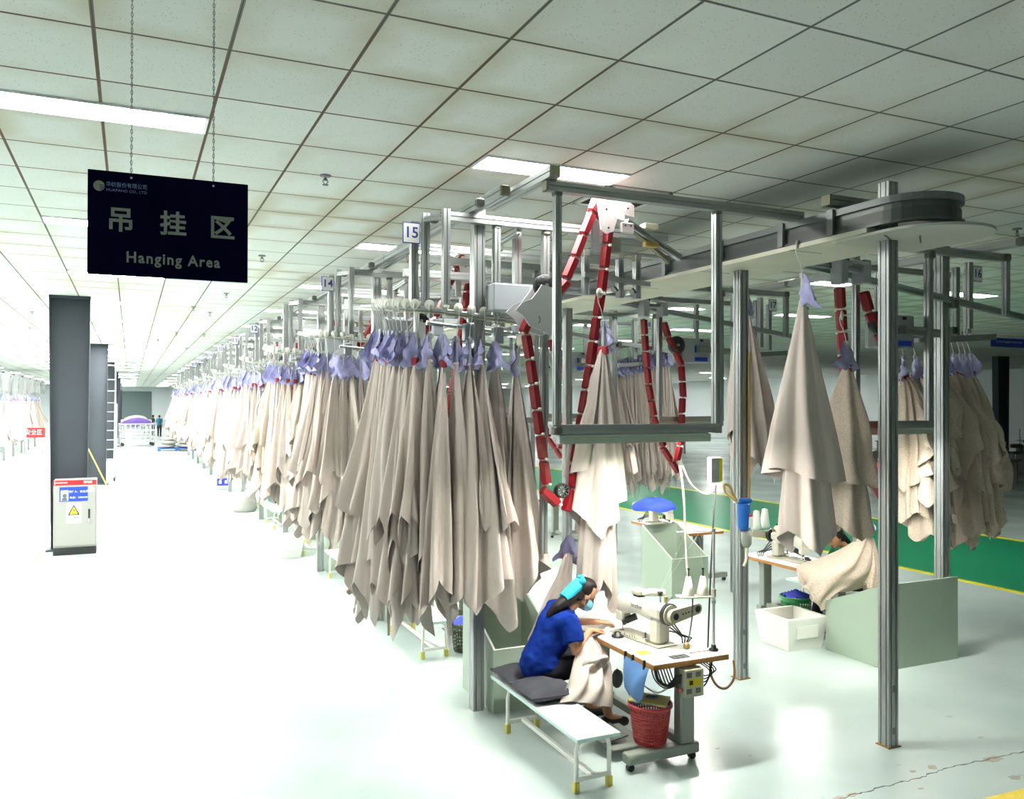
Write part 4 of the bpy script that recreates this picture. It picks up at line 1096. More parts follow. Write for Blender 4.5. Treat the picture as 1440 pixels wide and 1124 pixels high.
def cushion(label, loc, w, d, h, seed):
    rng = random.Random(seed); mb = MB(); n = 12
    def pt(u, v, s): 
        e = (1-abs(2*u-1)**3.2)*(1-abs(2*v-1)**3.2)
        return Vector(((u-.5)*w, (v-.5)*d, h/2+s*h/2*max(0, e)**.5*(1-.12*sin(3*PI*u)*s)))
    for s in (1, -1): mb.grid([[pt(i/n, j/n, s) for i in range(n+1)] for j in range(n+1)], CUSH)
    for v in (0, 1): pass
    mb.tube([pt(0, 0, 0), pt(1, 0, 0), pt(1, 1, 0), pt(0, 1, 0)], .006, CUSH, 6, closed=True)
    o = mb.build('seat_cushion', None, loc); return tag(o, label, 'cushion')
cushion('dark grey seat cushion lying farthest back on the bench', (2.865, 6.12, .387), .35, .42, .10, 1)
cushion('grey padded seat cushion nearest on the bench under the woman', (2.87, 5.72, .387), .40, .40, .12, 2)

def sewing_table(label, loc, group=None):
    t = thing('sewing_table', label, 'table', loc, 0, group)    # origin: near left (operator side) corner; .66 x 1.45
    MB().box((.006, .006, .735), (.654, 1.444, .762), TABLET, .004).build('table_top', t)
    mb = MB(); mb.box((0, 0, .722), (.66, 1.45, .7345), TABLEE, .004); mb.box((0, 0, .722), (.006, 1.45, .758), TABLEE); mb.box((0, 0, .722), (.66, .006, .758), TABLEE); mb.box((.654, 0, .722), (.66, 1.45, .758), TABLEE); mb.box((0, 1.444, .722), (.66, 1.45, .758), TABLEE); mb.build('wood_edge', t)
    for y in (.11, 1.30):
        l = MB().box((.275, y-.05, .13), (.40, y+.04, .70), MGREY, .008).build('leg', t)
        mb = MB(); mb.box((.27, y-.054, .62), (.405, y-.045, .722), MGREY, .003); mb.box((.12, y-.03, .70), (.55, y+.03, .722), MGREY, .003); mb.build('bracket', l)
        mb = MB(); mb.box((-.17, y-.055, .055), (.44, y+.035, .13), MGREY, .008); l2 = mb.build('foot_beam', t)
        for x in (-.13, .40):
            mb = MB(); mb.cyl((x, y-.01, .03), (x, y-.01, .06), .012, ALUD, 8); mb.cyl((x, y-.028, .026), (x, y+.008, .026), .026, BLACK, 14); mb.build('caster', l2)
    MB().box((.30, .14, .10), (.36, 1.28, .16), MGREY, .006).build('stretcher', t)
    mb = MB(); mb.box((-.16, .28, .07), (.16, .72, .085), MGREY, .004); mb.plate([(-.20, .36, .10), (.02, .36, .13), (.02, .62, .13), (-.20, .62, .10)], (0, 0, .012), ALUD); mb.build('pedal', t)
    return t
t15 = sewing_table('white topped sewing table with wooden edge in front of the woman in blue', (3.37, 4.99, 0))
for k in range(1, 5): dup(t15, (3.37, 4.99+SP*LS*k, 0), label='sewing table behind the sheets, second on the left line' if k == 1 else 'sewing table down the left line', group=None if k == 1 else 'far tables of the left line')
# details that ride on the near table
mb = MB(); mb.box((.05, .235, .7622), (.15, .335, .7632), YELP); mb.build('yellow_sticker', t15)
mb = MB(); mb.box((.21, .05, .7622), (.36, .135, .7632), BLACK)
for k in range(3): mb.box((.225+.045*k, .06, .7633), (.255+.045*k, .12, .7637), ALUD)
mb.build('black_label', t15)
mb = MB(); text_mb(mb, '缝纫机 6104', .04, face_M((.50, .13, .763), (1, 0, 0), (0, 1, 0)), ALUD, .0004, width=.20); mb.build('lettering', t15)
# control box hung on the table column
t = thing('control_box', 'grey motor control box with yellow label on the near table column', 'control box', (3.70, 5.045, .50))
MB().box((-.08, -.085, .0), (.085, -.005, .20), MACHD, .006).build('case', t)
mb = MB()
for dx in (-.05, .03):
    for dz in (.03, .145):
        mb = MB()
        for q in range(4): mb.box((dx-.02, -.087, dz+q*.009), (dx+.025, -.085, dz+q*.009+.005), BLACK)
        mb.build('vent_slots', t)
mb = MB(); mb.box((-.055, -.0865, .078), (.06, -.085, .135), YELT); mb.box((-.045, -.0875, .09), (-.015, -.0865, .122), BLACK); mb.build('warning_label', t)
for p, q in (((-.085, -.04, .05), (-.10, -.05, .05)), ((.10, -.03, .0), (.10, -.04, -.012))):
    MB().cyl(p, q, .016, REDP, 10).build('red_knob', t)
rng = random.Random(5)
def cable(label, pts, r, m, name='cable', group=None):
    P = [Vector(p) for p in pts]; out = []
    for i in range(len(P)-1):
        a, b, c, d = P[max(i-1, 0)], P[i], P[i+1], P[min(i+2, len(P)-1)]
        for k in range(8):
            s = k/8; out.append(.5*((2*b)+(c-a)*s+(2*a-5*b+4*c-d)*s*s+(3*b-a-3*c+d)*s**3))
    out.append(P[-1])
    o = MB().tube(out, r, m, 6).build(name); return tag(o, label, 'cable', group)
cable('bundle cable of black wires left of the control box', [(3.44, 5.08, .72), (3.46, 5.06, .62), (3.55, 5.05, .57), (3.61, 5.02, .62)], .012, GLOVEB)
for i in range(7):
    x0 = 3.42+.03*i; cable('thin black wire sagging under the table left of the control box', [(x0, 5.10+.01*i, .715), (x0+.02, 5.07, .62-.012*i), (3.52+.012*i, 5.05, .56+.012*i), (3.612, 5.0, .60+.01*i)], .005, GLOVEB, group='black wires left of the control box')
for i in range(4):
    cable('thin black wire looping under the table right of the control box', [(3.80+.03*i, 5.08, .715), (3.90+.02*i, 5.05, .64), (3.86, 5.04, .55+.02*i), (3.79, 5.02, .56+.03*i)], .005, GLOVEB, group='black wires right of the control box')
cable('pale cable hanging under the table down behind the basket', [(3.60, 5.1, .55), (3.50, 5.15, .50), (3.42, 5.25, .56), (3.38, 5.5, .60)], .006, CABLE)
cable('brown air hose looping from the table to the filter post', [(3.92, 5.06, .72), (3.93, 5.07, .60), (4.0, 5.08, .50), (4.10, 5.10, .47), (4.17, 5.10, .54), (4.18, 5.12, .66)], .010, HOSE, 'air_hose')
cable('black power wire dangling from the table corner', [(3.93, 5.05, .72), (3.86, 5.02, .58), (3.79, 5.02, .52)], .006, GLOVEB)

# red basket with board
t = thing('waste_basket', 'red lattice plastic basket under the near sewing table', 'basket', (3.475, 5.19, .135))
def basket(t, r0, r1, h, m, nu=44, nv=11, band=.14):
    mb = MB(); prof = lambda v: r0+(r1-r0)*v
    mb.lathe([(0, .0), (r0, .0), (r0, .006)], m=m, n=nu); mb.lathe([(prof(0), 0), (prof(.08), h*.08)], m=m, n=nu)
    mb.lathe([(prof(1-band), h*(1-band)), (prof(1), h), (prof(1)+.014, h), (prof(1)+.014, h-.02), (prof(1)-.003, h-.02)], m=m, n=nu)
    mb.build('body', t)
    mb = MB()
    for k in range(nu//2*2):
        a = 2*PI*k/nu; d = Vector((cos(a), sin(a), 0)); tt = Vector((-sin(a), cos(a), 0))*.0055
        p0 = d*prof(.06); p0.z = h*.06; p1 = d*prof(1-band); p1.z = h*(1-band)
        mb.plate([p0-tt, p0+tt, p1+tt, p1-tt], d*.004, m)
    for j in range(1, nv):
        v = .06+(1-band-.06)*j/nv; r = prof(v); z = h*v
        mb.lathe([(r-.001, z-.005), (r+.005, z-.005), (r+.005, z+.005), (r-.001, z+.005)], m=m, n=nu)
    mb.build('lattice', t)
basket(t, .115, .15, .29, BASKR)
mb = MB(); rows = []
for j in range(9):
    v = j/8; rows.append([Vector((.02+.13*(v*.9)*cos(2*PI*i/20), .03+.13*(v*.9)*sin(2*PI*i/20), .293+.03*(1-v)+.012*sin(3*i+2*v))) for i in range(21)])
mb.grid(rows, DENIM); tag(mb.build('blue_rag', None, (3.475, 5.19, .135)), 'blue rag stuffed in the top of the red basket', 'cloth')
p = [(3.31, 5.22, .445), (3.50, 5.03, .432), (3.64, 5.17, .435), (3.42, 5.37, .447)]
tag(MB().plate(p, (0, 0, .012), BOARDY).build('cardboard_sheet'), 'yellowed flat board lying across the red basket', 'board')

# blue pouch hanging on the table edge
mb = MB(); rows = []
for j in range(11):
    v = j/10; row = []
    for i in range(15):
        u = i/14; bulge = sin(PI*u)*sin(PI*min(1, v*1.1))
        y = 5.36-(.34-.10*v)*u*.95; z = .735-.10*u*.15-(.17+.15*sin(PI*(.15+.7*u)))*v
        row.append(Vector((3.362-.05*bulge-.012*sin(7*u+3*v), y, z)))
    rows.append(row)
mb.grid(rows, DENIM); mb.grid([[p+Vector((.006, 0, 0)) for p in r] for r in rows], DENIM)
t = tag(mb.build('cloth_pouch'), 'light blue cloth pouch hanging from the table edge', 'pouch')
for y in (5.35, 5.25, 5.1): MB().box((3.352, y-.008, .70), (3.374, y+.008, .768), BLACK, .003).build('clip', t)

# ================================================================ SEWING MACHINE
def sewing_machine(label, loc, rz, group=None, full=True):
    """local: arm runs along +y from the pulley end (y=0) to the needle end (y=.52); operator on -x side"""
    t = thing('sewing_machine', label, 'sewing machine', loc, rz, group)
    MB().box((-.09, -.02, 0), (.11, .56, .012), MACHD, .005).build('bed_plate', t)
    mb = MB(); mb.box((-.055, .02, .012), (.075, .13, .20), MACH, .018); mb.box((-.06, .0, .19), (.08, .15, .31), MACH, .03); mb.build('column', t)
    mb = MB(); rows = []
    secs = [(.10, .19, .115, .07), (.20, .195, .105, .062), (.32, .20, .095, .055), (.42, .19, .115, .06), (.50, .175, .135, .062), (.525, .18, .12, .05)]
    n = 16
    for y, zc, hz, hx in secs:
        rows.append([Vector((.01+hx*(abs(cos(q))**.55)*(1 if cos(q) > 0 else -1), y, zc+.05+hz*.62*(abs(sin(q))**.55)*(1 if sin(q) > 0 else -1))) for q in [2*PI*i/n for i in range(n+1)]])
    mb.grid(rows, MACH); mb.add(rows[-1][:-1], [tuple(range(n))], MACH); mb.add(rows[0][:-1], [tuple(range(n-1, -1, -1))], MACH)
    arm = mb.build('arm', t)
    if full:
        mb = MB(); text_mb(mb, 'brother', .05, face_M((-.053, .27, .26), (0, -1, 0), (0, 0, 1)), DARKT, .0008, width=.13); mb.build('lettering', arm)
        mb = MB(); mb.box((-.052, .46, .10), (.06, .535, .19), MACH, .012); mb.build('needle_head', t)
    mb = MB(); mb.cyl((0, .50, .012), (0, .50, .13), .006, CHROME, 8); mb.box((-.03, .485, .012), (.012, .515, .022), CHROME, .003); mb.cyl((.018, .49, .05), (.018, .49, .13), .004, CHROME, 8); mb.build('presser_foot', t)
    mb = MB(); mb.cyl((.01, -.015, .25), (.01, -.055, .25), .075, MACHD, 24); mb.cyl((.01, -.012, .25), (.01, -.045, .25), .083, BLACK, 24); mb.build('hand_wheel', t)
    mb = MB(); pts = []
    for k in range(13): a = PI/2+PI*k/12; pts.append((.01+.05*cos(a), .245+.05*sin(a)))
    for k in range(13): a = -PI/2+PI*k/12; pts.append((.25+.04*cos(a), .275+.04*sin(a)))
    mb.plate([(x, -.06, z) for x, z in pts], (0, -.035, 0), MACHD); g = mb.build('belt_guard', t)
    mb = MB()
    for x, z in ((.02, .245), (.245, .275)): mb.cyl((x, -.095, z), (x, -.099, z), .026, BLACK, 16)
    for k in range(4): mb.cyl((.09+.03*k, -.095, .257+.003*k), (.09+.03*k, -.098, .257+.003*k), .007, BLACK, 8)
    mb.build('guard_holes', g)
    if full:
        mb = MB(); M = Matrix.Translation((.06, .20, .36)) @ Matrix.Rotation(math.radians(-18), 4, 'X') @ Matrix.Rotation(math.radians(10), 4, 'Y')
        mb.box((-.07, -.06, -.015), (.08, .06, .03), MACH, .008, M); pn = mb.build('display_panel', t)
        mb = MB(); mb.box((-.055, -.002, .0305), (.02, .035, .032), SCREENR, 0, M); mb.box((-.05, -.045, .0305), (-.02, -.025, .032), ALUD, 0, M); mb.build('screen', pn)
        mb = MB(); mb.box((.0, .30, .325), (.09, .40, .37), MACHD, .012); mb.box((.01, .31, .31), (.08, .39, .328), BLACK, .005); mb.build('bobbin_winder', t)
        mb = MB(); mb.cyl((.02, .08, .31), (.02, .08, .37), .008, CHROME, 8); mb.lathe([(0, .37), (.02, .37), (.02, .378), (.008, .382), (.022, .39), (.022, .40), (0, .40)], (.02, .08, 0), BLACK, 12); mb.tube([(.05, .05, .31), (.06, .02, .35), (.10, .03, .36), (.10, .08, .33)], .006, ALUD, 6); mb.cyl((.08, .08, .31), (.08, .08, .355), .016, BRASS, 10); mb.build('tension_post', t)
        mb = MB(); mb.cyl((.06, .40, .14), (.0, .46, .10), .028, BLACK, 12); mb.cyl((-.005, .463, .097), (-.02, .478, .088), .03, BLACK, 12); mb.build('work_light', t)
        mb = MB(); mb.lathe([(0, 0), (.05, 0), (.05, .010), (.03, .018), (.025, .035), (0, .04)], (-.135, .40, .005), BLACK, 18); mb.build('thread_dish', t)
        mb = MB()
        for k in range(5): mb.tube([(-.08, .20+.03*k, .016), (-.10, .23+.03*k, .02), (-.05, .30+.03*k, .018)], .004, CHROME, 5)
        mb.build('hemming_guide', t)
        mb = MB(); mb.box((-.10, .12, .012), (-.04, .15, .05), CHROME, .004); mb.cyl((-.08, .135, .05), (-.08, .135, .09), .006, BLACK, 6); mb.build('edge_guide', t)
        for k in range(4):
            MB().tube([(.08, .05-.01*k, .10+.03*k), (.14, .03-.02*k, .08), (.17+.015*k, .0-.02*k, .05), (.16+.02*k, -.02, .008)], .006, GLOVEB, 6).build('cable', t)
    return t
m15 = sewing_machine('white industrial sewing machine with belt guard in front of the woman in blue', (3.705, 5.33, .763), math.radians(8))
for k in range(1, 4): dup(m15, (3.705, 5.33+SP*LS*k, .763), label='sewing machine half hidden by the sheets, second on the left line' if k == 1 else 'sewing machine down the left line', group=None if k == 1 else 'far sewing machines of the left line')
# knee pad under the table
t = thing('knee_lifter', 'dark oval knee lifter pad under the near sewing table', 'knee lifter', (3.46, 5.62, .47))
mb = MB(); mb.ball((0, 0, 0), (.05, .028, .075), mat('knee_pad', (.07, .09, .075), .6), 14); mb.build('pad', t)
mb = MB(); mb.tube([(.02, -.01, .04), (.06, -.06, .12), (.12, -.08, .255)], .006, CHROME, 6); mb.build('rod', t)
# thread stand
t = thing('thread_stand', 'tall thread stand with two white cones on the near sewing table', 'thread stand', (3.985, 5.11, .763))
mb = MB(); mb.cyl((0, 0, 0), (0, 0, .90), .010, CHROME, 10); mb.build('rod', t)
mb = MB(); mb.lathe([(0, 0), (.035, 0), (.035, .012), (.02, .016), (.018, .04), (0, .04)], m=BLACK, n=14); mb.cyl((0, 0, .40), (0, 0, .46), .018, MACHD, 12); mb.cyl((0, 0, .35), (0, 0, .375), .016, WHITEP, 12); mb.build('clamp', t)
mb = MB(); mb.plate([(-.02, -.02, .40), (-.02, .05, .40), (-.24, .15, .40), (-.27, .09, .40), (-.24, .03, .40)], (0, 0, .008), MACH); mb.build('spool_tray', t)
for c in ((-.06, .05), (-.17, .08)):
    mb = MB(); mb.lathe([(0, .408), (.045, .408), (.047, .415), (.018, .55), (.0, .552)], (c[0], c[1], 0), mat('thread_white', (.8, .78, .66), .7), 18); o = mb.build('thread_cone', t)
    MB().lathe([(.006, .55), (.006, .60), (.010, .60), (.010, .612), (0, .614)], (c[0], c[1], 0), BLACK, 8).build('spindle', t)
mb = MB(); mb.tube([(0, 0, .89), (-.10, .04, .89), (-.26, .10, .885)], .004, CHROME, 6); mb.cyl((0, 0, .885), (0, 0, .91), .015, ALUD, 10)
for q in (.35, .9): mb.tube([(-.26*q, .1*q, .86), (-.26*q+.01, .1*q, .84), (-.26*q-.01, .1*q, .84)], .003, CHROME, 5)
mb.build('thread_arm', t)
for i, c in enumerate(((-.06, .05), (-.17, .08))):
    MB().tube([(c[0], c[1], .61), (-.10-.1*i, .05+.03*i, .87), (-.28, .30, .40)], .0012, WPAPER, 4).build('thread', t)
cable('dark cord beside the thread stand', [(3.97, 5.16, .77), (3.99, 5.16, 1.2), (4.05, 5.2, 1.7), aty(1007, 682, 5.34)], .006, GLOVEB)
cable('grey cord dropping from the spool tray to the table plug', [(3.86, 5.2, 1.16), (3.87, 5.22, 1.0), (3.85, 5.24, .80)], .006, ALUD)
cable('pale cable pair hanging from the lamp bar to the machine', [aty(956, 655, 5.42), aty(962, 700, 5.42), aty(966, 790, 5.42), aty(970, 815, 5.4)], .008, CABLE)
cable('looped pale cable under the right end of the lamp bar', [aty(960, 655, 5.45), aty(972, 680, 5.45), aty(990, 694, 5.45), aty(1003, 690, 5.42), aty(1008, 676, 5.40)], .007, CABLE)
tag(MB().box((3.80, 5.20, .763), (3.84, 5.24, .81), BRASS, .008).build('plug'), 'small brown plug on the near sewing table', 'plug')
t = thing('switch_box', 'white switch box at the foot of the right lamp strut', 'switch box', tuple(aty(1005, 678, 5.34)))
MB().box((-.06, -.03, 0), (.05, .02, .20), WHITEP, .008).build('case', t); MB().box((.02, -.032, .01), (.052, -.029, .19), YELP).build('yellow_stripe', t)
# air filter on the middle post
t = thing('air_filter', 'blue compressed air filter on the slotted post', 'air filter', (5.27, 6.31, 1.32))
mb = MB(); mb.lathe([(0, .10), (.045, .10), (.058, .14), (.062, .34), (.058, .36), (0, .36)], m=BLUEF, n=20); mb.build('bowl', t)
mb = MB(); mb.box((-.07, -.05, .36), (.07, .05, .40), BLUEF, .012); mb.cyl((-.07, 0, .38), (-.11, 0, .38), .02, PEG, 10); mb.build('head', t)
mb = MB(); mb.box((0.01, -.066, .13), (.055, -.05, .23), WPAPER, .002); mb.box((.01, -.067, .235), (.055, -.05, .26), REDP, .002); mb.build('label_strip', t)
mb = MB(); mb.lathe([(0, -.06), (.03, -.06), (.05, -.03), (.052, .10), (0, .10)], (.03, 0, 0), MGREY, 16); mb.build('drain', t)
cable('coiled brass coloured air hose beside the blue filter', [(5.17, 6.3, 1.70), (5.10, 6.28, 1.74), (5.03, 6.28, 1.80), (5.02, 6.28, 1.86), (5.07, 6.27, 1.85), (5.13, 6.29, 1.76), (5.2, 6.31, 1.70), (5.25, 6.31, 1.70)], .014, BRASS, 'air_hose')
cable('yellowed hose end hanging below the blue filter', [(5.30, 6.31, 1.26), (5.30, 6.31, 1.15), (5.27, 6.31, 1.08)], .014, CABLE, 'air_hose')
cable('pipe running up the filter post above the blue filter', [(5.34, 6.32, 1.72), (5.35, 6.33, 2.2), (5.35, 6.33, 3.1)], .014, BRASS, 'air_hose')

# ================================================================ COLLECTING BINS
def bin_left(label, loc, group=None):
    t = thing('collecting_bin', label, 'bin', loc, 0, group)     # origin near left corner
    w, l = .60, .72
    MB().plate([(0, 0, 0), (0, l, 0), (0, l, .90), (0, 0, .53)], (.018, 0, 0), MINT).build('side_panel', t)
    MB().plate([(w, 0, 0), (w, l, 0), (w, l, .90), (w, 0, .53)], (-.018, 0, 0), MINT).build('side_panel', t)
    MB().plate([(.018, 0, 0), (w-.018, 0, 0), (w-.018, 0, .53), (.018, 0, .53)], (0, .018, 0), MINT).build('front_panel', t)
    MB().plate([(.018, l, 0), (w-.018, l, 0), (w-.018, l, .90), (.018, l, .90)], (0, -.018, 0), MINT).build('back_panel', t)
    mb = MB(); mb.plate([(0, -.001, .53), (.018, -.001, .53), (.018, l, .90), (0, l, .90)], (0, 0, .004), WMETAL); mb.box((0, -.001, .53), (w, .018, .534), WMETAL); mb.build('edge_trim', t)
    MB().plate([(.018, .018, .12), (w-.018, .018, .12), (w-.018, l-.018, .30), (.018, l-.018, .30)], (0, 0, .012), MINT).build('slide_board', t)
    return t
bl = bin_left('mint green board bin behind the woman in blue', (2.77, 6.52, 0))
bl.location = (2.79, 6.50, 0)
for k in range(1, 5): dup(bl, (2.79, 6.50+SP*LS*k, 0), label='mint board bin beside the bench under plate fourteen' if k == 1 else 'mint board bin down the left line', group=None if k == 1 else 'far board bins of the left line')
t = thing('collecting_bin', 'large mint green board bin behind the rightmost tall post', 'bin', (6.75, 5.97, 0))
MB().plate([(0, .018, 0), (0, .80, 0), (0, .80, .52), (0, .018, .84)], (.018, 0, 0), MINT).build('side_panel', t)
MB().plate([(.0, 0, 0), (1.0, 0, 0), (1.0, 0, .84), (.0, 0, .84)], (0, .018, 0), MINT).build('front_panel', t)
MB().plate([(1.0, .018, 0), (1.0, .80, 0), (1.0, .80, .52), (1.0, .018, .84)], (-.018, 0, 0), MINT).build('side_panel', t)
MB().box((-.003, -.003, 0), (.010, .016, .842), MINTE, .002).build('edge_trim', t)
MB().plate([(.018, .018, .45), (.982, .018, .45), (.982, .78, .20), (.018, .78, .20)], (0, 0, .012), MINT).build('slide_board', t)

# ================================================================ RIGHT STATION FURNITURE
rt = thing('sewing_table', 'sewing table of the right line heaped with printed cloth', 'table', (7.52, 8.3, 0), math.pi)
for ch in t15.children:
    if ch.name.split('.')[0] in ('yellow_sticker', 'black_label', 'lettering'): continue
    copy_tree(ch, rt)
dup(rt, (7.9, 11.35, 0), label='pale topped sewing table behind the chain, with a blue cover on its machine')
dup(rt, (7.9, 14.7, 0), label='farther sewing table of the right line')
sewing_machine('white sewing machine on the heaped table of the right line', (7.15, 8.0, .763), math.pi)
sewing_machine('sewing machine under the blue cover beyond the chain', (7.45, 11.1, .763), math.pi)
mb = MB(); rows = []
c0 = atz(920, 745, .80)
for j in range(9):
    a = PI/2*j/8; rows.append([c0+Vector((.30*sin(a)*cos(2*PI*i/24)*1.1, .30*sin(a)*sin(2*PI*i/24), .30+.16*cos(a)+.012*sin(5*i+j))) for i in range(25)])
mb.grid(rows, mat('blue_cover', (.02, .06, .55), .7, noise=.2)); tag(mb.build('machine_cover'), 'blue cloth cover over a sewing machine beyond the chain', 'cover')
o = dup(bl, (6.6, 9.35, 0), math.pi*0, label='mint board bin of the second table beyond the chain'); 
# white tub and green basket
t = thing('storage_tub', 'large white plastic tub on the floor beside the mint bin', 'tub', (6.30, 6.84, 0), math.radians(-2))
def tub(t, w, l, h, m):
    mb = MB(); a = .03
    def ring(o, z): return [Vector((o, o, z)), Vector((w-o, o, z)), Vector((w-o, l-o, z)), Vector((o, l-o, z))]
    R1, R2, R3, R4, R5 = ring(.028, 0), ring(.0, h), ring(.02, h), ring(.05, .02), ring(-.018, h-.02)
    for A, B in ((R1, R5), (R5, ring(-.018, h)), (ring(-.018, h), R3), (R3, R4)):
        for k in range(4): mb.add([A[k], A[(k+1) % 4], B[(k+1) % 4], B[k]], [(0, 1, 2, 3)], m)
    mb.add(R1, [(0, 1, 2, 3)], m); mb.add(R4, [(0, 1, 2, 3)], m)
    mb.build('body', t)
    mb = MB(); mb.box((w*.2, -.012, h*.35), (w*.8, .014, h*.78), m, .01); mb.build('molded_panel', t)
tub(t, .50, .50, .34, TUBW)
t = thing('scrap_basket', 'green plastic basket holding blue scraps under the right sewing table', 'basket', (6.95, 7.42, .0))
basket(t, .13, .17, .42, GREENP, 32, 8)
mb = MB(); rows = []
for j in range(9): rows.append([Vector((.16*(j/8)*cos(2*PI*i/20), .16*(j/8)*sin(2*PI*i/20), .42+.06*(1-j/8)+.02*sin(4*i+3*j))) for i in range(21)])
mb.grid(rows, BLUECL); tag(mb.build('fabric_scraps', None, (6.95, 7.42, .0)), 'blue fabric scraps heaped in the green basket', 'scraps')
# heap of printed cloth on the right table, pulled up to a lavender clip
def drape(rows_ctrl, m, nu=26, nv=34, amp=.02, seed=1, name='draped_cloth', fr=7):
    """rows of control points (each row a list) smoothed into a cloth surface"""
    rng = random.Random(seed); ph = [rng.uniform(0, 6.28) for _ in range(8)]
    def cr(P, s):
        n = len(P)-1; s = max(0, min(n-1e-6, s*n)); i = int(s); f = s-i
        a, b, c, d = P[max(i-1, 0)], P[i], P[i+1], P[min(i+2, n)]
        return .5*((2*b)+(c-a)*f+(2*a-5*b+4*c-d)*f*f+(3*b-a-3*c+d)*f**3)
    R = [[Vector(p) for p in r] for r in rows_ctrl]; out = []
    for j in range(nv+1):
        v = j/nv; P = [cr([r[k] for r in R], v) for k in range(len(R[0]))]; row = []
        for i in range(nu+1):
            u = i/nu; p = cr(P, u)
            w = amp*(sin(fr*2*PI*u*.5+2.2*sin(3*v+ph[0])+ph[1])+.6*sin(fr*3.3*u+7*v+ph[2])+.5*sin(11*v-4*u+ph[3]))*(.4+.6*sin(PI*min(1, max(0, v))))
            row.append(p+Vector((.3*w, -w, .6*w)))
        out.append(row)
    mb = MB(); mb.grid(out, m); return mb
def A(px, py, y): return aty(px, py, y)
mb = drape([[A(1214, 752, 7.05), A(1218, 750, 7.0), A(1222, 752, 7.0), A(1226, 758, 7.05)],
            [A(1185, 770, 7.15), A(1205, 772, 6.9), A(1222, 780, 6.85), A(1236, 790, 7.0)],
            [A(1150, 785, 7.3), A(1185, 795, 6.85), A(1212, 805, 6.8), A(1238, 815, 6.95)],
            [A(1122, 795, 7.3), A(1150, 812, 6.85), A(1180, 822, 6.78), A(1200, 830, 6.9)],
            [A(1124, 808, 7.0), A(1140, 835, 6.83), A(1160, 842, 6.78), A(1178, 832, 6.85)],
            [A(1136, 828, 6.9), A(1146, 842, 6.82), A(1156, 858, 6.78), A(1166, 850, 6.8)]], PRINT, amp=.022, seed=3)
mb2 = mb
tag(mb2.build('draped_cloth'), 'printed cloth heaped over the right sewing table and up to a lavender clip', 'cloth')
mb = drape([[A(1222, 752, 7.0), A(1226, 754, 7.0), A(1230, 758, 7.0)], [A(1214, 785, 6.95), A(1228, 790, 6.85), A(1240, 790, 6.9)], [A(1212, 815, 6.9), A(1228, 822, 6.8), A(1240, 820, 6.85)], [A(1216, 830, 6.9), A(1226, 835, 6.8), A(1240, 835, 6.85)]], PRINT, amp=.012, seed=5, nu=14, nv=18)
tag(mb.build('draped_cloth'), 'hanging tail of printed cloth left of the rightmost tall post', 'cloth')
t = thing('trolley_hanger', 'lavender clip hanger holding the heaped printed cloth', 'hanger', tuple(A(1213, 715, 7.0)), 0)
f = link('cloth_flap', FLAPS[3], t, (0, 0, 0), .2); f.scale = (1, 1, 1); MB().box((-.02, -.03, -.27), (.02, .03, -.22), DRED, .006).build('red_clip', t); MB().tube([(0, 0, 0), (0, 0, .12), (0, .0, .25)], .004, STEEL, 6).build('hook_wire', t)
# small hanging sheet end behind the woman
t = thing('trolley_hanger', 'lavender clip hanger low behind the woman in blue', 'hanger', tuple(A(801, 750, 6.75)), 0)
f = link('cloth_flap', FLAPS[0], t, (0, 0, -.02), .5); MB().box((-.05, -.03, -.24), (.0, .03, -.19), DRED, .006).build('red_clip', t); MB().tube([(0, 0, 0), (.01, 0, .03), (0, 0, .06)], .004, STEEL, 6).build('hook_wire', t)
mb = drape([[A(795, 780, 6.75), A(800, 778, 6.7), A(805, 782, 6.75)], [A(782, 810, 6.75), A(795, 812, 6.65), A(806, 815, 6.7)], [A(765, 850, 6.75), A(785, 860, 6.65), A(800, 862, 6.7)], [A(742, 900, 6.75), A(765, 912, 6.7), A(790, 905, 6.75)]], CLOTH, amp=.014, seed=8, nu=14, nv=18)
tag(mb.build('draped_cloth'), 'pale cloth trailing from the low clip behind the woman in blue', 'cloth')
# things beside the left line
def small_box(px, py, w, d, h, m, label, name, cat):
    p = atz(px, py, 0); t = thing(name, label, cat, (p.x, p.y, 0)); return t
t = small_box(390, 788, .3, .3, .3, TUBW, 'white plastic tub on the floor beside the left line', 'storage_tub', 'tub'); tub(t, .42, .5, .36, TUBW)
t = small_box(302, 690, 0, 0, 0, WHITEP, 'white box with blue label on the floor down the left line', 'storage_box', 'box'); MB().box((0, 0, 0), (.5, .4, .42), WHITEP, .02).build('body', t); o = MB().box((.07, -.006, .12), (.43, 0, .34), BLUECL).build('blue_label', t); mb = MB(); mb.box((.12, -.009, .18), (.20, -.006, .28), WPAPER); mb.box((.29, -.009, .18), (.37, -.006, .28), WPAPER); mb.build('mark', o)
t = small_box(330, 722, 0, 0, 0, WHITEP, 'cream tote sack slumped on the floor by the left line', 'tote_sack', 'sack')
mb = MB(); mb.lathe([(0, 0), (.26, 0), (.30, .08), (.28, .30), (.22, .42), (.15, .45), (0, .40)], (.25, .2, 0), PALW, 18); mb.build('body', t); MB().tube([(.15, .2, .42), (.18, .2, .55), (.30, .2, .55), (.34, .2, .42)], .012, PALW, 6).build('handle', t)
t = thing('storage_basket', 'dark woven basket with blue cloth behind the bench under plate fourteen', 'basket', tuple(atz(655, 915, 0)))
basket(t, .12, .15, .30, mat('dark_green_plastic', (.05, .07, .03), .5), 28, 7)
mb = MB(); rows = [[Vector((.14*(j/6)*cos(2*PI*i/16), .14*(j/6)*sin(2*PI*i/16), .30+.08*(1-j/6)+.015*sin(4*i+j))) for i in range(17)] for j in range(7)]
mb.grid(rows, BLUECL); tag(mb.build('fabric_scraps', None, t.location), 'blue cloth heaped in the dark woven basket', 'scraps')
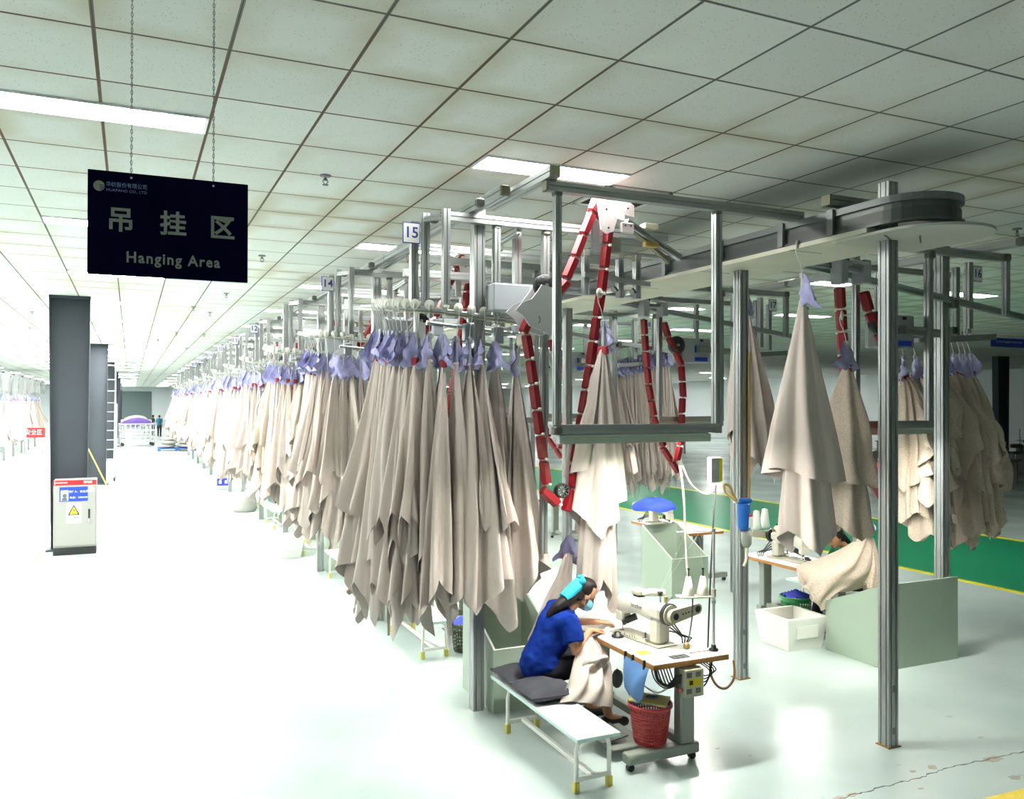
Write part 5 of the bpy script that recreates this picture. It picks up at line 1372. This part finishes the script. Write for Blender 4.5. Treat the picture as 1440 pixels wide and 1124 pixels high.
# ================================================================ PEOPLE
def V3(*a): return Vector(a)
def limb(mb, pts, rs, m=None, n=12, flat=None):
    """tapered limb with rounded ends through the given joints"""
    P = [Vector(p) for p in pts]; out, rr = [], []
    for i in range(len(P)-1):
        for k in range(5):
            f = k/5; out.append(P[i].lerp(P[i+1], f)); rr.append(rs[i]*(1-f)+rs[i+1]*f)
    out.append(P[-1]); rr.append(rs[-1])
    mb.tube(out, rr, m, n)
    mb.ball(out[0], rr[0]*.99, m, 10, k=6); mb.ball(out[-1], rr[-1]*.99, m, 10, k=6)
def hand(mb, w, d, up, side, s=1.0, curl=.5, m=None):
    """palm and five separate fingers; w wrist, d pointing direction, up back of the hand, side thumb side"""
    d = Vector(d).normalized(); up = Vector(up); up = (up-d*up.dot(d)).normalized(); sd = d.cross(up).normalized()*side
    w = Vector(w)
    for q in (-.028, -.010, .010, .027):
        limb(mb, [w+sd*q*.5*s, w+d*.045*s+sd*q*s, w+d*.085*s+sd*q*1.05*s], [.016*s, .0165*s, .0125*s], m, 8)
    for k, (q, L) in enumerate(((.030, .070), (.011, .080), (-.010, .075), (-.029, .058))):
        b = w+d*.085*s+sd*q*1.1*s; c = curl*(1+.12*k)
        p1 = b+(d*cos(c*.5)-up*sin(c*.5))*L*.45*s; p2 = p1+(d*cos(c*1.3)-up*sin(c*1.3))*L*.32*s; p3 = p2+(d*cos(c*2)-up*sin(c*2))*L*.25*s
        limb(mb, [b, p1, p2, p3], [.0098*s, .0092*s, .0085*s, .0072*s], m, 8)
    b = w+d*.02*s+sd*.026*s; p1 = b+(d*.6+sd*.7-up*.25).normalized()*.04*s; p2 = p1+(d*.9+sd*.25-up*.3).normalized()*.032*s; p3 = p2+(d-up*.3).normalized()*.022*s
    limb(mb, [b, p1, p2, p3], [.0135*s, .0115*s, .0102*s, .008*s], m, 8)
def head(mb, c, fwd, up, s=1.0, m=None):
    f = Vector(fwd).normalized(); u = Vector(up); u = (u-f*u.dot(f)).normalized(); r = u.cross(f).normalized()*-1
    M = Matrix((f, r, u)).transposed()
    c = Vector(c); W = lambda x, y, z: c+M @ Vector((x*s, y*s, z*s))
    mb.ball(c+M @ V3(-.012*s, 0, .02*s), (.098*s, .077*s, .098*s), m, 18, M, 12)        # skull
    mb.ball(W(.018, 0, -.035), (.070*s, .060*s, .085*s), m, 16, M, 10)                    # face and jaw
    mb.ball(W(.058, 0, -.095), (.026*s, .028*s, .02*s), m, 10, M, 6)                      # chin
    limb(mb, [W(.085, 0, .012), W(.104, 0, -.022)], [.009*s, .014*s], m, 8)               # nose
    for q in (-1, 1):
        mb.ball(W(.0, q*.076, -.012), (.02*s, .008*s, .032*s), m, 10, M, 6)              # ears
        mb.ball(W(.076, q*.030, .022), (.012*s, .020*s, .008*s), m, 8, M, 6)             # brow
    return M, W
def person(label, loc, rz, cfg, group=None, fine=True):
    t = thing('person', label, 'person', loc, rz, group)
    shirt, trous = cfg['shirt'], cfg.get('trousers', TROU)
    J = cfg['J']
    mb = MB()                                                                             # the body, one continuous skin
    limb(mb, [J['pelvis'], J['waist'], J['chest']], [.105, .095, .105], SKIN, 16)
    limb(mb, [J['chest'], J['neck0'], J['neck1']], [.09, .052, .045], SKIN)
    for s in ('n', 'f'):
        limb(mb, [J['sho_'+s], J['elb_'+s], J['wri_'+s]], [.044, .036, .025], SKIN)
        limb(mb, [J['chest'], J['sho_'+s]], [.07, .048], SKIN)
        limb(mb, [J['hip_'+s], J['kne_'+s], J['cal_'+s], J['ank_'+s]], [.075, .054, .053, .034], SKIN)
        limb(mb, [J['ank_'+s], J['toe_'+s]], [.036, .03], SKIN)
        hd = J.get('hand_'+s)
        if hd: hand(mb, J['wri_'+s], hd[0], hd[1], hd[2], 1.0, cfg.get('curl', .55), SKIN)
    M, W = head(mb, J['head'], J['face'], J.get('crown', (0, 0, 1)), 1.0, SKIN)
    body = mb.build('body', t); remesh(body, .0062 if fine else .012, 3)
    # shirt
    mb = MB()
    limb(mb, [J['pelvis']+V3(-.015, 0, .02), J['waist'], J['chest'], J['neck0']-V3(.02, 0, .035)], [.150, .145, .155, .085], shirt, 20)
    for s, q in (('n', -1), ('f', 1)):
        e = J['sho_'+s].lerp(J['elb_'+s], cfg.get('sleeve', .72))
        limb(mb, [J['chest']+V3(0, q*.05, .03), J['sho_'+s]], [.125, .082], shirt, 16)
        d = (J['elb_'+s]-J['sho_'+s]).normalized(); mb.tube([J['sho_'+s]-d*.02, J['sho_'+s].lerp(e, .5), e], [.070, .078, .084], shirt, 16)
        limb(mb, [J['pelvis']+V3(0, q*.03, .03), J['pelvis'].lerp(J['hip_'+s], .7)+V3(.0, 0, .03)], [.125, .115], shirt, 14)
    o = mb.build('shirt', t); remesh(o, .011, 8)
    tx = bpy.data.textures.new('cloth_folds', 'CLOUDS'); tx.noise_scale = .16; tx.noise_depth = 2
    dm = o.modifiers.new('d', 'DISPLACE'); dm.texture = tx; dm.strength = .05; dm.mid_level = .5; dm.texture_coords = 'LOCAL'
    # trousers
    mb = MB()
    for s in ('n', 'f'):
        e = cfg.get('legcut', 1.0)
        if e < 1: limb(mb, [J['pelvis']+V3(0, 0, -.01), J['hip_'+s], J['kne_'+s], J['kne_'+s].lerp(J['cal_'+s], .5)], [.115, .098, .072, .075], trous, 16)
        else: limb(mb, [J['pelvis']+V3(0, 0, -.01), J['hip_'+s], J['kne_'+s], J['ank_'+s]+V3(0, 0, .02)], [.115, .098, .074, .060], trous, 16)
    remesh(mb.build('trousers', t), .012, 5)
    for s in ('n', 'f'):
        mb = MB(); a, b = J['ank_'+s], J['toe_'+s]; limb(mb, [a+V3(-.03, 0, -.03), a.lerp(b, .5)+V3(0, 0, -.02), b], [.044, .046, .038], SHOE); remesh(mb.build('shoe', t), .01, 3)
    # hair
    mb = MB()
    for i in range(11):
        for j in range(16):
            pass
    n, k = 22, 12; vs = []
    for i in range(k+1):
        a = PI*i/k
        for j in range(n):
            b = 2*PI*j/n; x, y, z = sin(a)*cos(b), sin(a)*sin(b), cos(a)
            lim = 1.0
            if x > .25 and z < .55: lim = .80                                            # open over the face
            if z < -.45: lim = .74
            w = 1+.015*sin(23*b+5*a)
            vs.append(J['head']+M @ Vector(((-.016+.110*x*lim*w), .089*y*lim*w, .024+.108*z*lim*w)))
    mb.add(vs, [(i*n+j, (i+1)*n+j, (i+1)*n+(j+1) % n, i*n+(j+1) % n) for i in range(k) for j in range(n)], HAIR, True)
    for q in (-1, 1): mb.ball(W(-.055, q*.058, -.03), (.042, .022, .055), HAIR, 12, M, 8)
    hair = mb.build('hair', t)
    if cfg.get('tail'):
        mb = MB(); limb(mb, cfg['tail'], cfg.get('tailr', [.045, .055, .05, .03]), HAIR, 14); remesh(mb.build('hair_tail', hair), .01, 3)
    if cfg.get('scarf'):
        mb = MB(); P = cfg['scarf']; mb.tube([Vector(p) for p in P], [.046, .052, .052, .046], SCARF, 16)
        mb.ball(Vector(P[-1])+V3(.0, -.045, .02), (.03, .02, .03), SCARF, 10); mb.ball(Vector(P[-1])+V3(.02, .02, .04), (.03, .03, .018), SCARF, 10)
        mb.build('hair_scarf', t)
    if cfg.get('mask'):
        mb = MB(); rows = []
        for i in range(9):
            v = i/8; row = []
            for j in range(13):
                a = -1.35+2.7*j/12; z = -.022-.085*v; rr = .086+.022*sin(PI*v)*max(0, cos(a))
                row.append(W(.012+rr*cos(a)*(1.02-.12*v), rr*.86*sin(a)*(1-.2*v), z+.006*sin(9*v)))
            rows.append(row)
        mb.grid(rows, MASK); mb.grid([[p+(p-J['head']).normalized()*.003 for p in r] for r in rows], MASK)
        for q in (-1, 1): mb.tube([W(.03, q*.074, -.03), W(.01, q*.083, .0), W(-.008, q*.083, .012)], .0018, WPAPER, 5); mb.tube([W(.025, q*.07, -.085), W(.0, q*.08, -.05), W(-.012, q*.08, -.03)], .0018, WPAPER, 5)
        mb.build('face_mask', t)
    # eyes
    for q in (-1, 1):
        mb = MB(); mb.ball(W(.074, q*.031, .004), (.008, .013, .0045), BLACK, 10, M, 6); mb.build('eye', t)
    if not cfg.get('mask'): mb = MB(); mb.ball(W(.086, 0, -.062), (.006, .022, .005), REDP, 10, M, 6); mb.build('mouth', t)
    return t
SIT = dict(pelvis=V3(.0, 0, .555), waist=V3(.05, 0, .68), chest=V3(.155, 0, .845), neck0=V3(.245, 0, .965), neck1=V3(.325, 0, 1.02), head=V3(.405, 0, 1.075), face=(.80, -.10, -.60), crown=(.55, 0, .83),
    sho_n=V3(.185, -.165, .915), elb_n=V3(.19, -.235, .70), wri_n=V3(.385, -.13, .815), hand_n=((.95, .35, -.10), (.1, .1, 1), 1),
    sho_f=V3(.215, .165, .93), elb_f=V3(.40, .22, .80), wri_f=V3(.60, .10, .805), hand_f=((.95, -.25, -.12), (.1, 0, 1), -1),
    hip_n=V3(.06, -.10, .53), kne_n=V3(.45, -.13, .56), cal_n=V3(.49, -.13, .38), ank_n=V3(.55, -.14, .11), toe_n=V3(.70, -.14, .055),
    hip_f=V3(.06, .10, .53), kne_f=V3(.46, .12, .56), cal_f=V3(.48, .13, .38), ank_f=V3(.52, .13, .11), toe_f=V3(.67, .13, .055))
wcfg = dict(J=SIT, shirt=SHIRT, legcut=.5, mask=True, curl=.5,
    tail=[V3(.30, -.03, 1.10), V3(.21, -.05, 1.055), V3(.12, -.06, 1.005), V3(.06, -.05, .955)], tailr=[.05, .052, .045, .028],
    scarf=[V3(.19, -.055, 1.07), V3(.25, -.045, 1.11), V3(.31, -.03, 1.15), V3(.35, -.02, 1.175)])
woman = person('woman in a blue work shirt and mask bent over the near sewing machine', (2.935, 5.93, 0), 0, wcfg)
# the cloth she is sewing: from the table over her lap down to the bench
mb = drape([[V3(3.40, 5.78, .785), V3(3.44, 5.86, .79), V3(3.50, 5.94, .785), V3(3.58, 6.0, .775)],
            [V3(3.20, 5.74, .74), V3(3.26, 5.76, .765), V3(3.33, 5.80, .775), V3(3.37, 5.88, .775)],
            [V3(3.10, 5.66, .675), V3(3.20, 5.66, .675), V3(3.31, 5.68, .672), V3(3.38, 5.74, .66)],
            [V3(3.02, 5.60, .60), V3(3.15, 5.56, .59), V3(3.28, 5.56, .58), V3(3.38, 5.60, .56)],
            [V3(2.97, 5.55, .49), V3(3.10, 5.49, .49), V3(3.25, 5.49, .47), V3(3.37, 5.54, .43)],
            [V3(2.90, 5.50, .405), V3(3.02, 5.46, .405), V3(3.18, 5.45, .36), V3(3.34, 5.49, .30)]], CLOTH, amp=.020, seed=12, nu=34, nv=44, fr=6)
tag(mb.build('draped_cloth'), 'beige cloth across the lap of the woman in blue down to the bench', 'cloth')
mb = MB(); rows = []
for j in range(25):
    a = 2*PI*j/24; row = []
    for i in range(11):
        b = 2*PI*i/10; r = .030+.010*sin(3*a+b*2)+.006*sin(5*b+a); R = .075+.015*sin(2*a+1)
        row.append(V3(3.245+(R+r*cos(b))*cos(a)*1.0, 5.60+r*sin(b)*.9-.03*sin(a), .615+(R+r*cos(b))*sin(a)*.72))
    rows.append(row)
mb.grid(rows, CLOTH)
tag(mb.build('cloth_bundle'), 'twisted bundle of beige cloth on the knees of the woman in blue', 'cloth')
# worker of the right station, mostly behind cloth
SIT2 = dict(SIT); rcfg = dict(J=SIT2, shirt=GREENSH, tail=[V3(.30, .0, 1.08), V3(.22, .0, 1.0), V3(.20, 0, .92)], tailr=[.05, .05, .035], legcut=1.0)
p = atx(1180, 752, 7.42)
person('woman with black hair bent behind the heaped printed cloth on the right', (7.82, 7.30, 0), math.pi, rcfg, fine=False)
b = bench('bench of the woman with black hair on the right line', (7.66, 6.9, 0))
# teal worker half hidden down the left line
tcfg = dict(J=SIT, shirt=TEALSH, legcut=1.0)
person('seated worker in a teal shirt half hidden under the far sheets', (2.90, 5.93+SP*LS*4, 0), 0, tcfg, fine=False)
# two people standing at the far end of the aisle
STAND = dict(pelvis=V3(0, 0, .92), waist=V3(.0, 0, 1.05), chest=V3(.0, 0, 1.28), neck0=V3(.0, 0, 1.42), neck1=V3(.02, 0, 1.48), head=V3(.03, 0, 1.57), face=(1, .1, -.1), crown=(0, 0, 1),
    sho_n=V3(0, -.18, 1.36), elb_n=V3(-.02, -.23, 1.08), wri_n=V3(.10, -.22, .86), hand_n=((.3, 0, -1), (0, -1, 0), 1),
    sho_f=V3(0, .18, 1.36), elb_f=V3(-.02, .23, 1.08), wri_f=V3(.10, .22, .86), hand_f=((.3, 0, -1), (0, 1, 0), -1),
    hip_n=V3(0, -.10, .88), kne_n=V3(.03, -.11, .48), cal_n=V3(.0, -.11, .33), ank_n=V3(-.02, -.11, .09), toe_n=V3(.13, -.12, .045),
    hip_f=V3(0, .10, .88), kne_f=V3(.05, .11, .48), cal_f=V3(.03, .11, .33), ank_f=V3(.02, .11, .09), toe_f=V3(.17, .12, .045))
p = atz(224, 615, 0); person('person in a blue shirt standing at the far end of the aisle', (p.x, p.y, 0), math.radians(60), dict(J=STAND, shirt=TEALSH), fine=False)
p = atz(215, 614, 0); person('person in dark clothes standing left of the blue shirt at the aisle end', (p.x, p.y, 0), math.radians(20), dict(J=STAND, shirt=TROU), fine=False)

# ================================================================ FAR END OF THE AISLE
def cart(px, py, label, top):
    p = atz(px, py, 0); t = thing('laundry_cart', label, 'cart', (p.x, p.y, 0), math.radians(4)); w, l, h = 2.0, 1.4, 1.35
    MB().box((0, 0, .22), (w, l, .32), WHITEP, .02).build('deck', t)
    mb = MB()
    for x in (0, w):
        for y in (0, l): mb.cyl((x, y, .1), (x, y, h), .035, WHITEP, 8)
    for z in (.55, .95, h): mb.box((-.03, -.03, z-.04), (w+.03, .03, z+.04), WHITEP); mb.box((-.03, l-.03, z-.04), (w+.03, l+.03, z+.04), WHITEP); mb.box((-.03, 0, z-.04), (.03, l, z+.04), WHITEP); mb.box((w-.03, 0, z-.04), (w+.03, l, z+.04), WHITEP)
    for k in range(1, 7): mb.box((w*k/7-.03, -.02, .3), (w*k/7+.03, .02, h), WHITEP)
    mb.build('rack', t)
    for x in (.15, w-.15):
        for y in (.1, l-.1): MB().cyl((x, y-.03, .1), (x, y+.03, .1), .1, BLACK, 12).build('wheel', t)
    c = MB(); rng = random.Random(int(px)); rows = []
    for j in range(8):
        a = PI/2*j/7; rows.append([V3(w/2+w*.46*sin(a)*cos(q), l/2+l*.46*sin(a)*sin(q), h-.1+.45*cos(a)+.04*sin(5*q+j)) for q in [2*PI*i/18 for i in range(19)]])
    c.grid(rows, top); o = c.build('laundry_heap', None, t.location); o.rotation_euler = t.rotation_euler
    tag(o, 'heap of '+('purple' if top is PURPLE else 'pale')+' cloth on a white cart down the aisle', 'cloth')
cart(169, 629, 'white slatted cart loaded with purple cloth down the aisle', PURPLE)
cart(172, 618, 'white slatted cart loaded with pale cloth behind the purple one', PALW)
p = atz(222, 636, 0)
t = thing('pallet', 'blue pallet under stacked pale bundles down the aisle', 'pallet', (p.x, p.y, 0))
mb = MB(); mb.box((0, 0, .10), (2.0, 1.4, .15), PALB)
for x in (.0, .93, 1.86): mb.box((x, 0, 0), (x+.14, 1.4, .10), PALB)
mb.build('deck', t)
rng = random.Random(3)
for i in range(5):
    for j in range(2 if i < 4 else 1):
        x = .05+j*.98+rng.uniform(-.05, .05)+.06*i; z = .15+i*.21
        mb = MB(); mb.ball((0, 0, .11), (.50-.04*i, .62, .125), PALW, 14, None, 8)
        o = mb.build('fabric_bundle', None, (p.x+x+.45, p.y+.7+rng.uniform(-.08, .08), z)); tag(o, 'pale fabric bundle stacked on the blue pallet', 'bundle', 'bundles on the blue pallet')
# platform ladder beside the second column
p = atz(132, 679, 0)
t = thing('platform_ladder', 'grey rolling platform ladder beside the second column', 'ladder', (p.x+.1, p.y, 0)); LW = WMETAL
w = .52
for x in (.05, w):
    MB().cyl((x, 1.6, .12), (x, 1.6, 4.0), .03, ALU, 8).build('upright', t); MB().cyl((x, 0, .12), (x, 1.6, 2.9), .03, ALU, 8).build('stringer', t); MB().cyl((x, 0, .12), (x, 1.6, .12), .03, ALU, 8).build('base_rail', t)
for k in range(8): MB().box((.05, .12+.19*k, .38+.32*k), (w, .32+.19*k, .41+.32*k), ALU).build('step', t)
for z in (3.05, 3.45, 3.95): MB().cyl((.05, 1.6, z), (w, 1.6, z), .022, ALU, 8).build('guard_rail', t)
for x in (.05, w): 
    for y in (0, 1.6): MB().cyl((x-.03, y, .07), (x+.03, y, .07), .07, BLACK, 10).build('wheel', t)
p2 = MB().plate([(w+.04, -.1, .62), (w+.04, 1.2, 2.6), (w+.04, 1.25, 2.3), (w+.04, .0, .32)], (.03, 0, 0), WHITEP); p2.build('side_board', t)
# leaning yellow topped pole
p = atz(150, 682, 0); a = aty(124, 632, p.y-.3)
tag(MB().cyl((p.x, p.y-.3, .01), tuple(a), .02, YFOOT, 8).build('leaning_pole'), 'thin pole leaning against the second column', 'pole')
# red notice on a stand across the aisle
p = atz(46, 640, 0); t = thing('floor_sign', 'small red notice stand across the aisle on the left', 'sign', (p.x, p.y, 0))
MB().box((-.45, -.03, .85), (.55, .0, 1.35), REDP, .01).build('panel', t)
for x in (-.35, .45): MB().cyl((x, 0, 0), (x, 0, .9), .02, ALU, 8).build('leg', t)
mb = MB(); text_mb(mb, '安全区', .3, face_M((.05, -.035, 1.1), (1, 0, 0), (0, 0, 1)), WPAPER, .002, width=.75); mb.build('lettering', t)
# blue round sign near the far columns
p = aty(161, 555, 78.0); t = tag(MB().cyl((p.x, 78.0, p.z), (p.x, 77.95, p.z), .35, BLUEP, 24).build('round_sign'), 'blue round sign near the far end of the aisle', 'sign')

# ================================================================ DARK MACHINE TABLES BY THE RIGHT WALL
def dark_table(x, y, rz, label, group, seed):
    rng = random.Random(seed); t = thing('machine_table', label, 'table', (x, y, 0), rz, group)
    MB().box((-.6, -.3, .78), (.6, .3, .82), DARKT, .01).build('table_top', t)
    for sx in (-.5, .45): MB().box((sx, -.25, 0), (sx+.06, .25, .78), DARKT, .01).build('leg', t)
    mb = MB(); mb.box((-.3, -.1, .82), (.3, .1, .86), DARKM, .01); mb.box((.15, -.08, .86), (.28, .08, 1.12), DARKM, .02); mb.box((-.3, -.06, 1.0), (.28, .06, 1.15), DARKM, .03); mb.cyl((.28, 0, 1.05), (.34, 0, 1.05), .08, DARKM, 14); mb.build('machine', t)
    mb = MB(); mb.cyl((.5, .2, .82), (.5, .2, 1.7), .012, DARKM, 6); mb.box((.3, .05, 1.25), (.52, .22, 1.27), DARKM); mb.cyl((.4, .12, 1.27), (.4, .12, 1.4), .04, PALW, 8); mb.build('thread_post', t)
dt = None
for i, (x, y) in enumerate([(24+2.1*a+.3*b, 18.5+2.6*b) for b in range(3) for a in range(6)]+[(30+2.4*a, 30+.4*a) for a in range(4)]):
    dark_table(x, y, .1*(i % 3), 'dark sewing machine table among the rows by the right wall', 'dark machine tables by the right wall', i)
# cutting tables with boxes at the far right centre
t = thing('packing_table', 'white packing table with goods by the far right wall', 'table', (25.0, 37.5, 0))
MB().box((-2.2, -.5, .82), (2.2, .5, .88), WHITEP, .01).build('table_top', t)
for x in (-2.0, 2.0):
    for y in (-.4, .4): MB().box((x-.04, y-.04, 0), (x+.04, y+.04, .82), WHITEP).build('leg', t)
for i, (x, c) in enumerate([(-1.5, MACHD), (-.7, WHITEP), (.2, CUSH), (1.0, BASKR), (1.6, MACHD)]):
    tag(MB().box((25+x-.25, 37.3, .88), (25+x+.25, 37.8, 1.2+.12*(i % 3)), c, .03).build('carton'), ['cream carton at the left end of the packing table', 'white carton second on the packing table', 'dark carton in the middle of the packing table', 'red carton fourth on the packing table', 'cream carton at the right end of the packing table'][i], 'carton')
# small spool boxes on the walkway edge
for i, (px, py) in enumerate(((1064, 745), (1076, 742))):
    p = atz(px, py, .0); t = tag(MB().lathe([(0, 0), (.12, 0), (.11, .04), (.06, .40), (0, .42)], tuple(p), TUBW, 14).build('thread_cone'), ['white thread cone standing left on the walkway tray', 'white thread cone standing right on the walkway tray'][i], 'thread cone')
# ================================================================ CAMERA AND VIEW
cam = bpy.data.cameras.new('camera'); co = bpy.data.objects.new('camera', cam); C.objects.link(co)
cam.sensor_fit = 'HORIZONTAL'; cam.sensor_width = 36.0; cam.lens = FPX/1440*36.0; cam.clip_start = .05; cam.clip_end = 500
R = Matrix.Rotation(-YAW, 4, 'Z') @ Matrix.Rotation(PI/2+PITCH, 4, 'X') @ Matrix.Rotation(ROLL, 4, 'Z')
co.matrix_world = Matrix.Translation((0, 0, EYE)) @ R
sc = bpy.context.scene; sc.camera = co
w = bpy.data.worlds.new('world'); sc.world = w; w.use_nodes = True
w.node_tree.nodes['Background'].inputs[0].default_value = (.8, .88, 1, 1); w.node_tree.nodes['Background'].inputs[1].default_value = .0
vs = sc.view_settings; vs.view_transform = 'Standard'; vs.look = 'None'; vs.exposure = EXPOSURE; vs.gamma = 1; vs.use_curve_mapping = False
sc.cycles.use_denoising = True
sc.cycles.max_bounces = 8; sc.cycles.diffuse_bounces = 4; sc.cycles.glossy_bounces = 3; sc.cycles.transmission_bounces = 2
sc.cycles.sample_clamp_indirect = 8; sc.cycles.caustics_reflective = False; sc.cycles.caustics_refractive = False
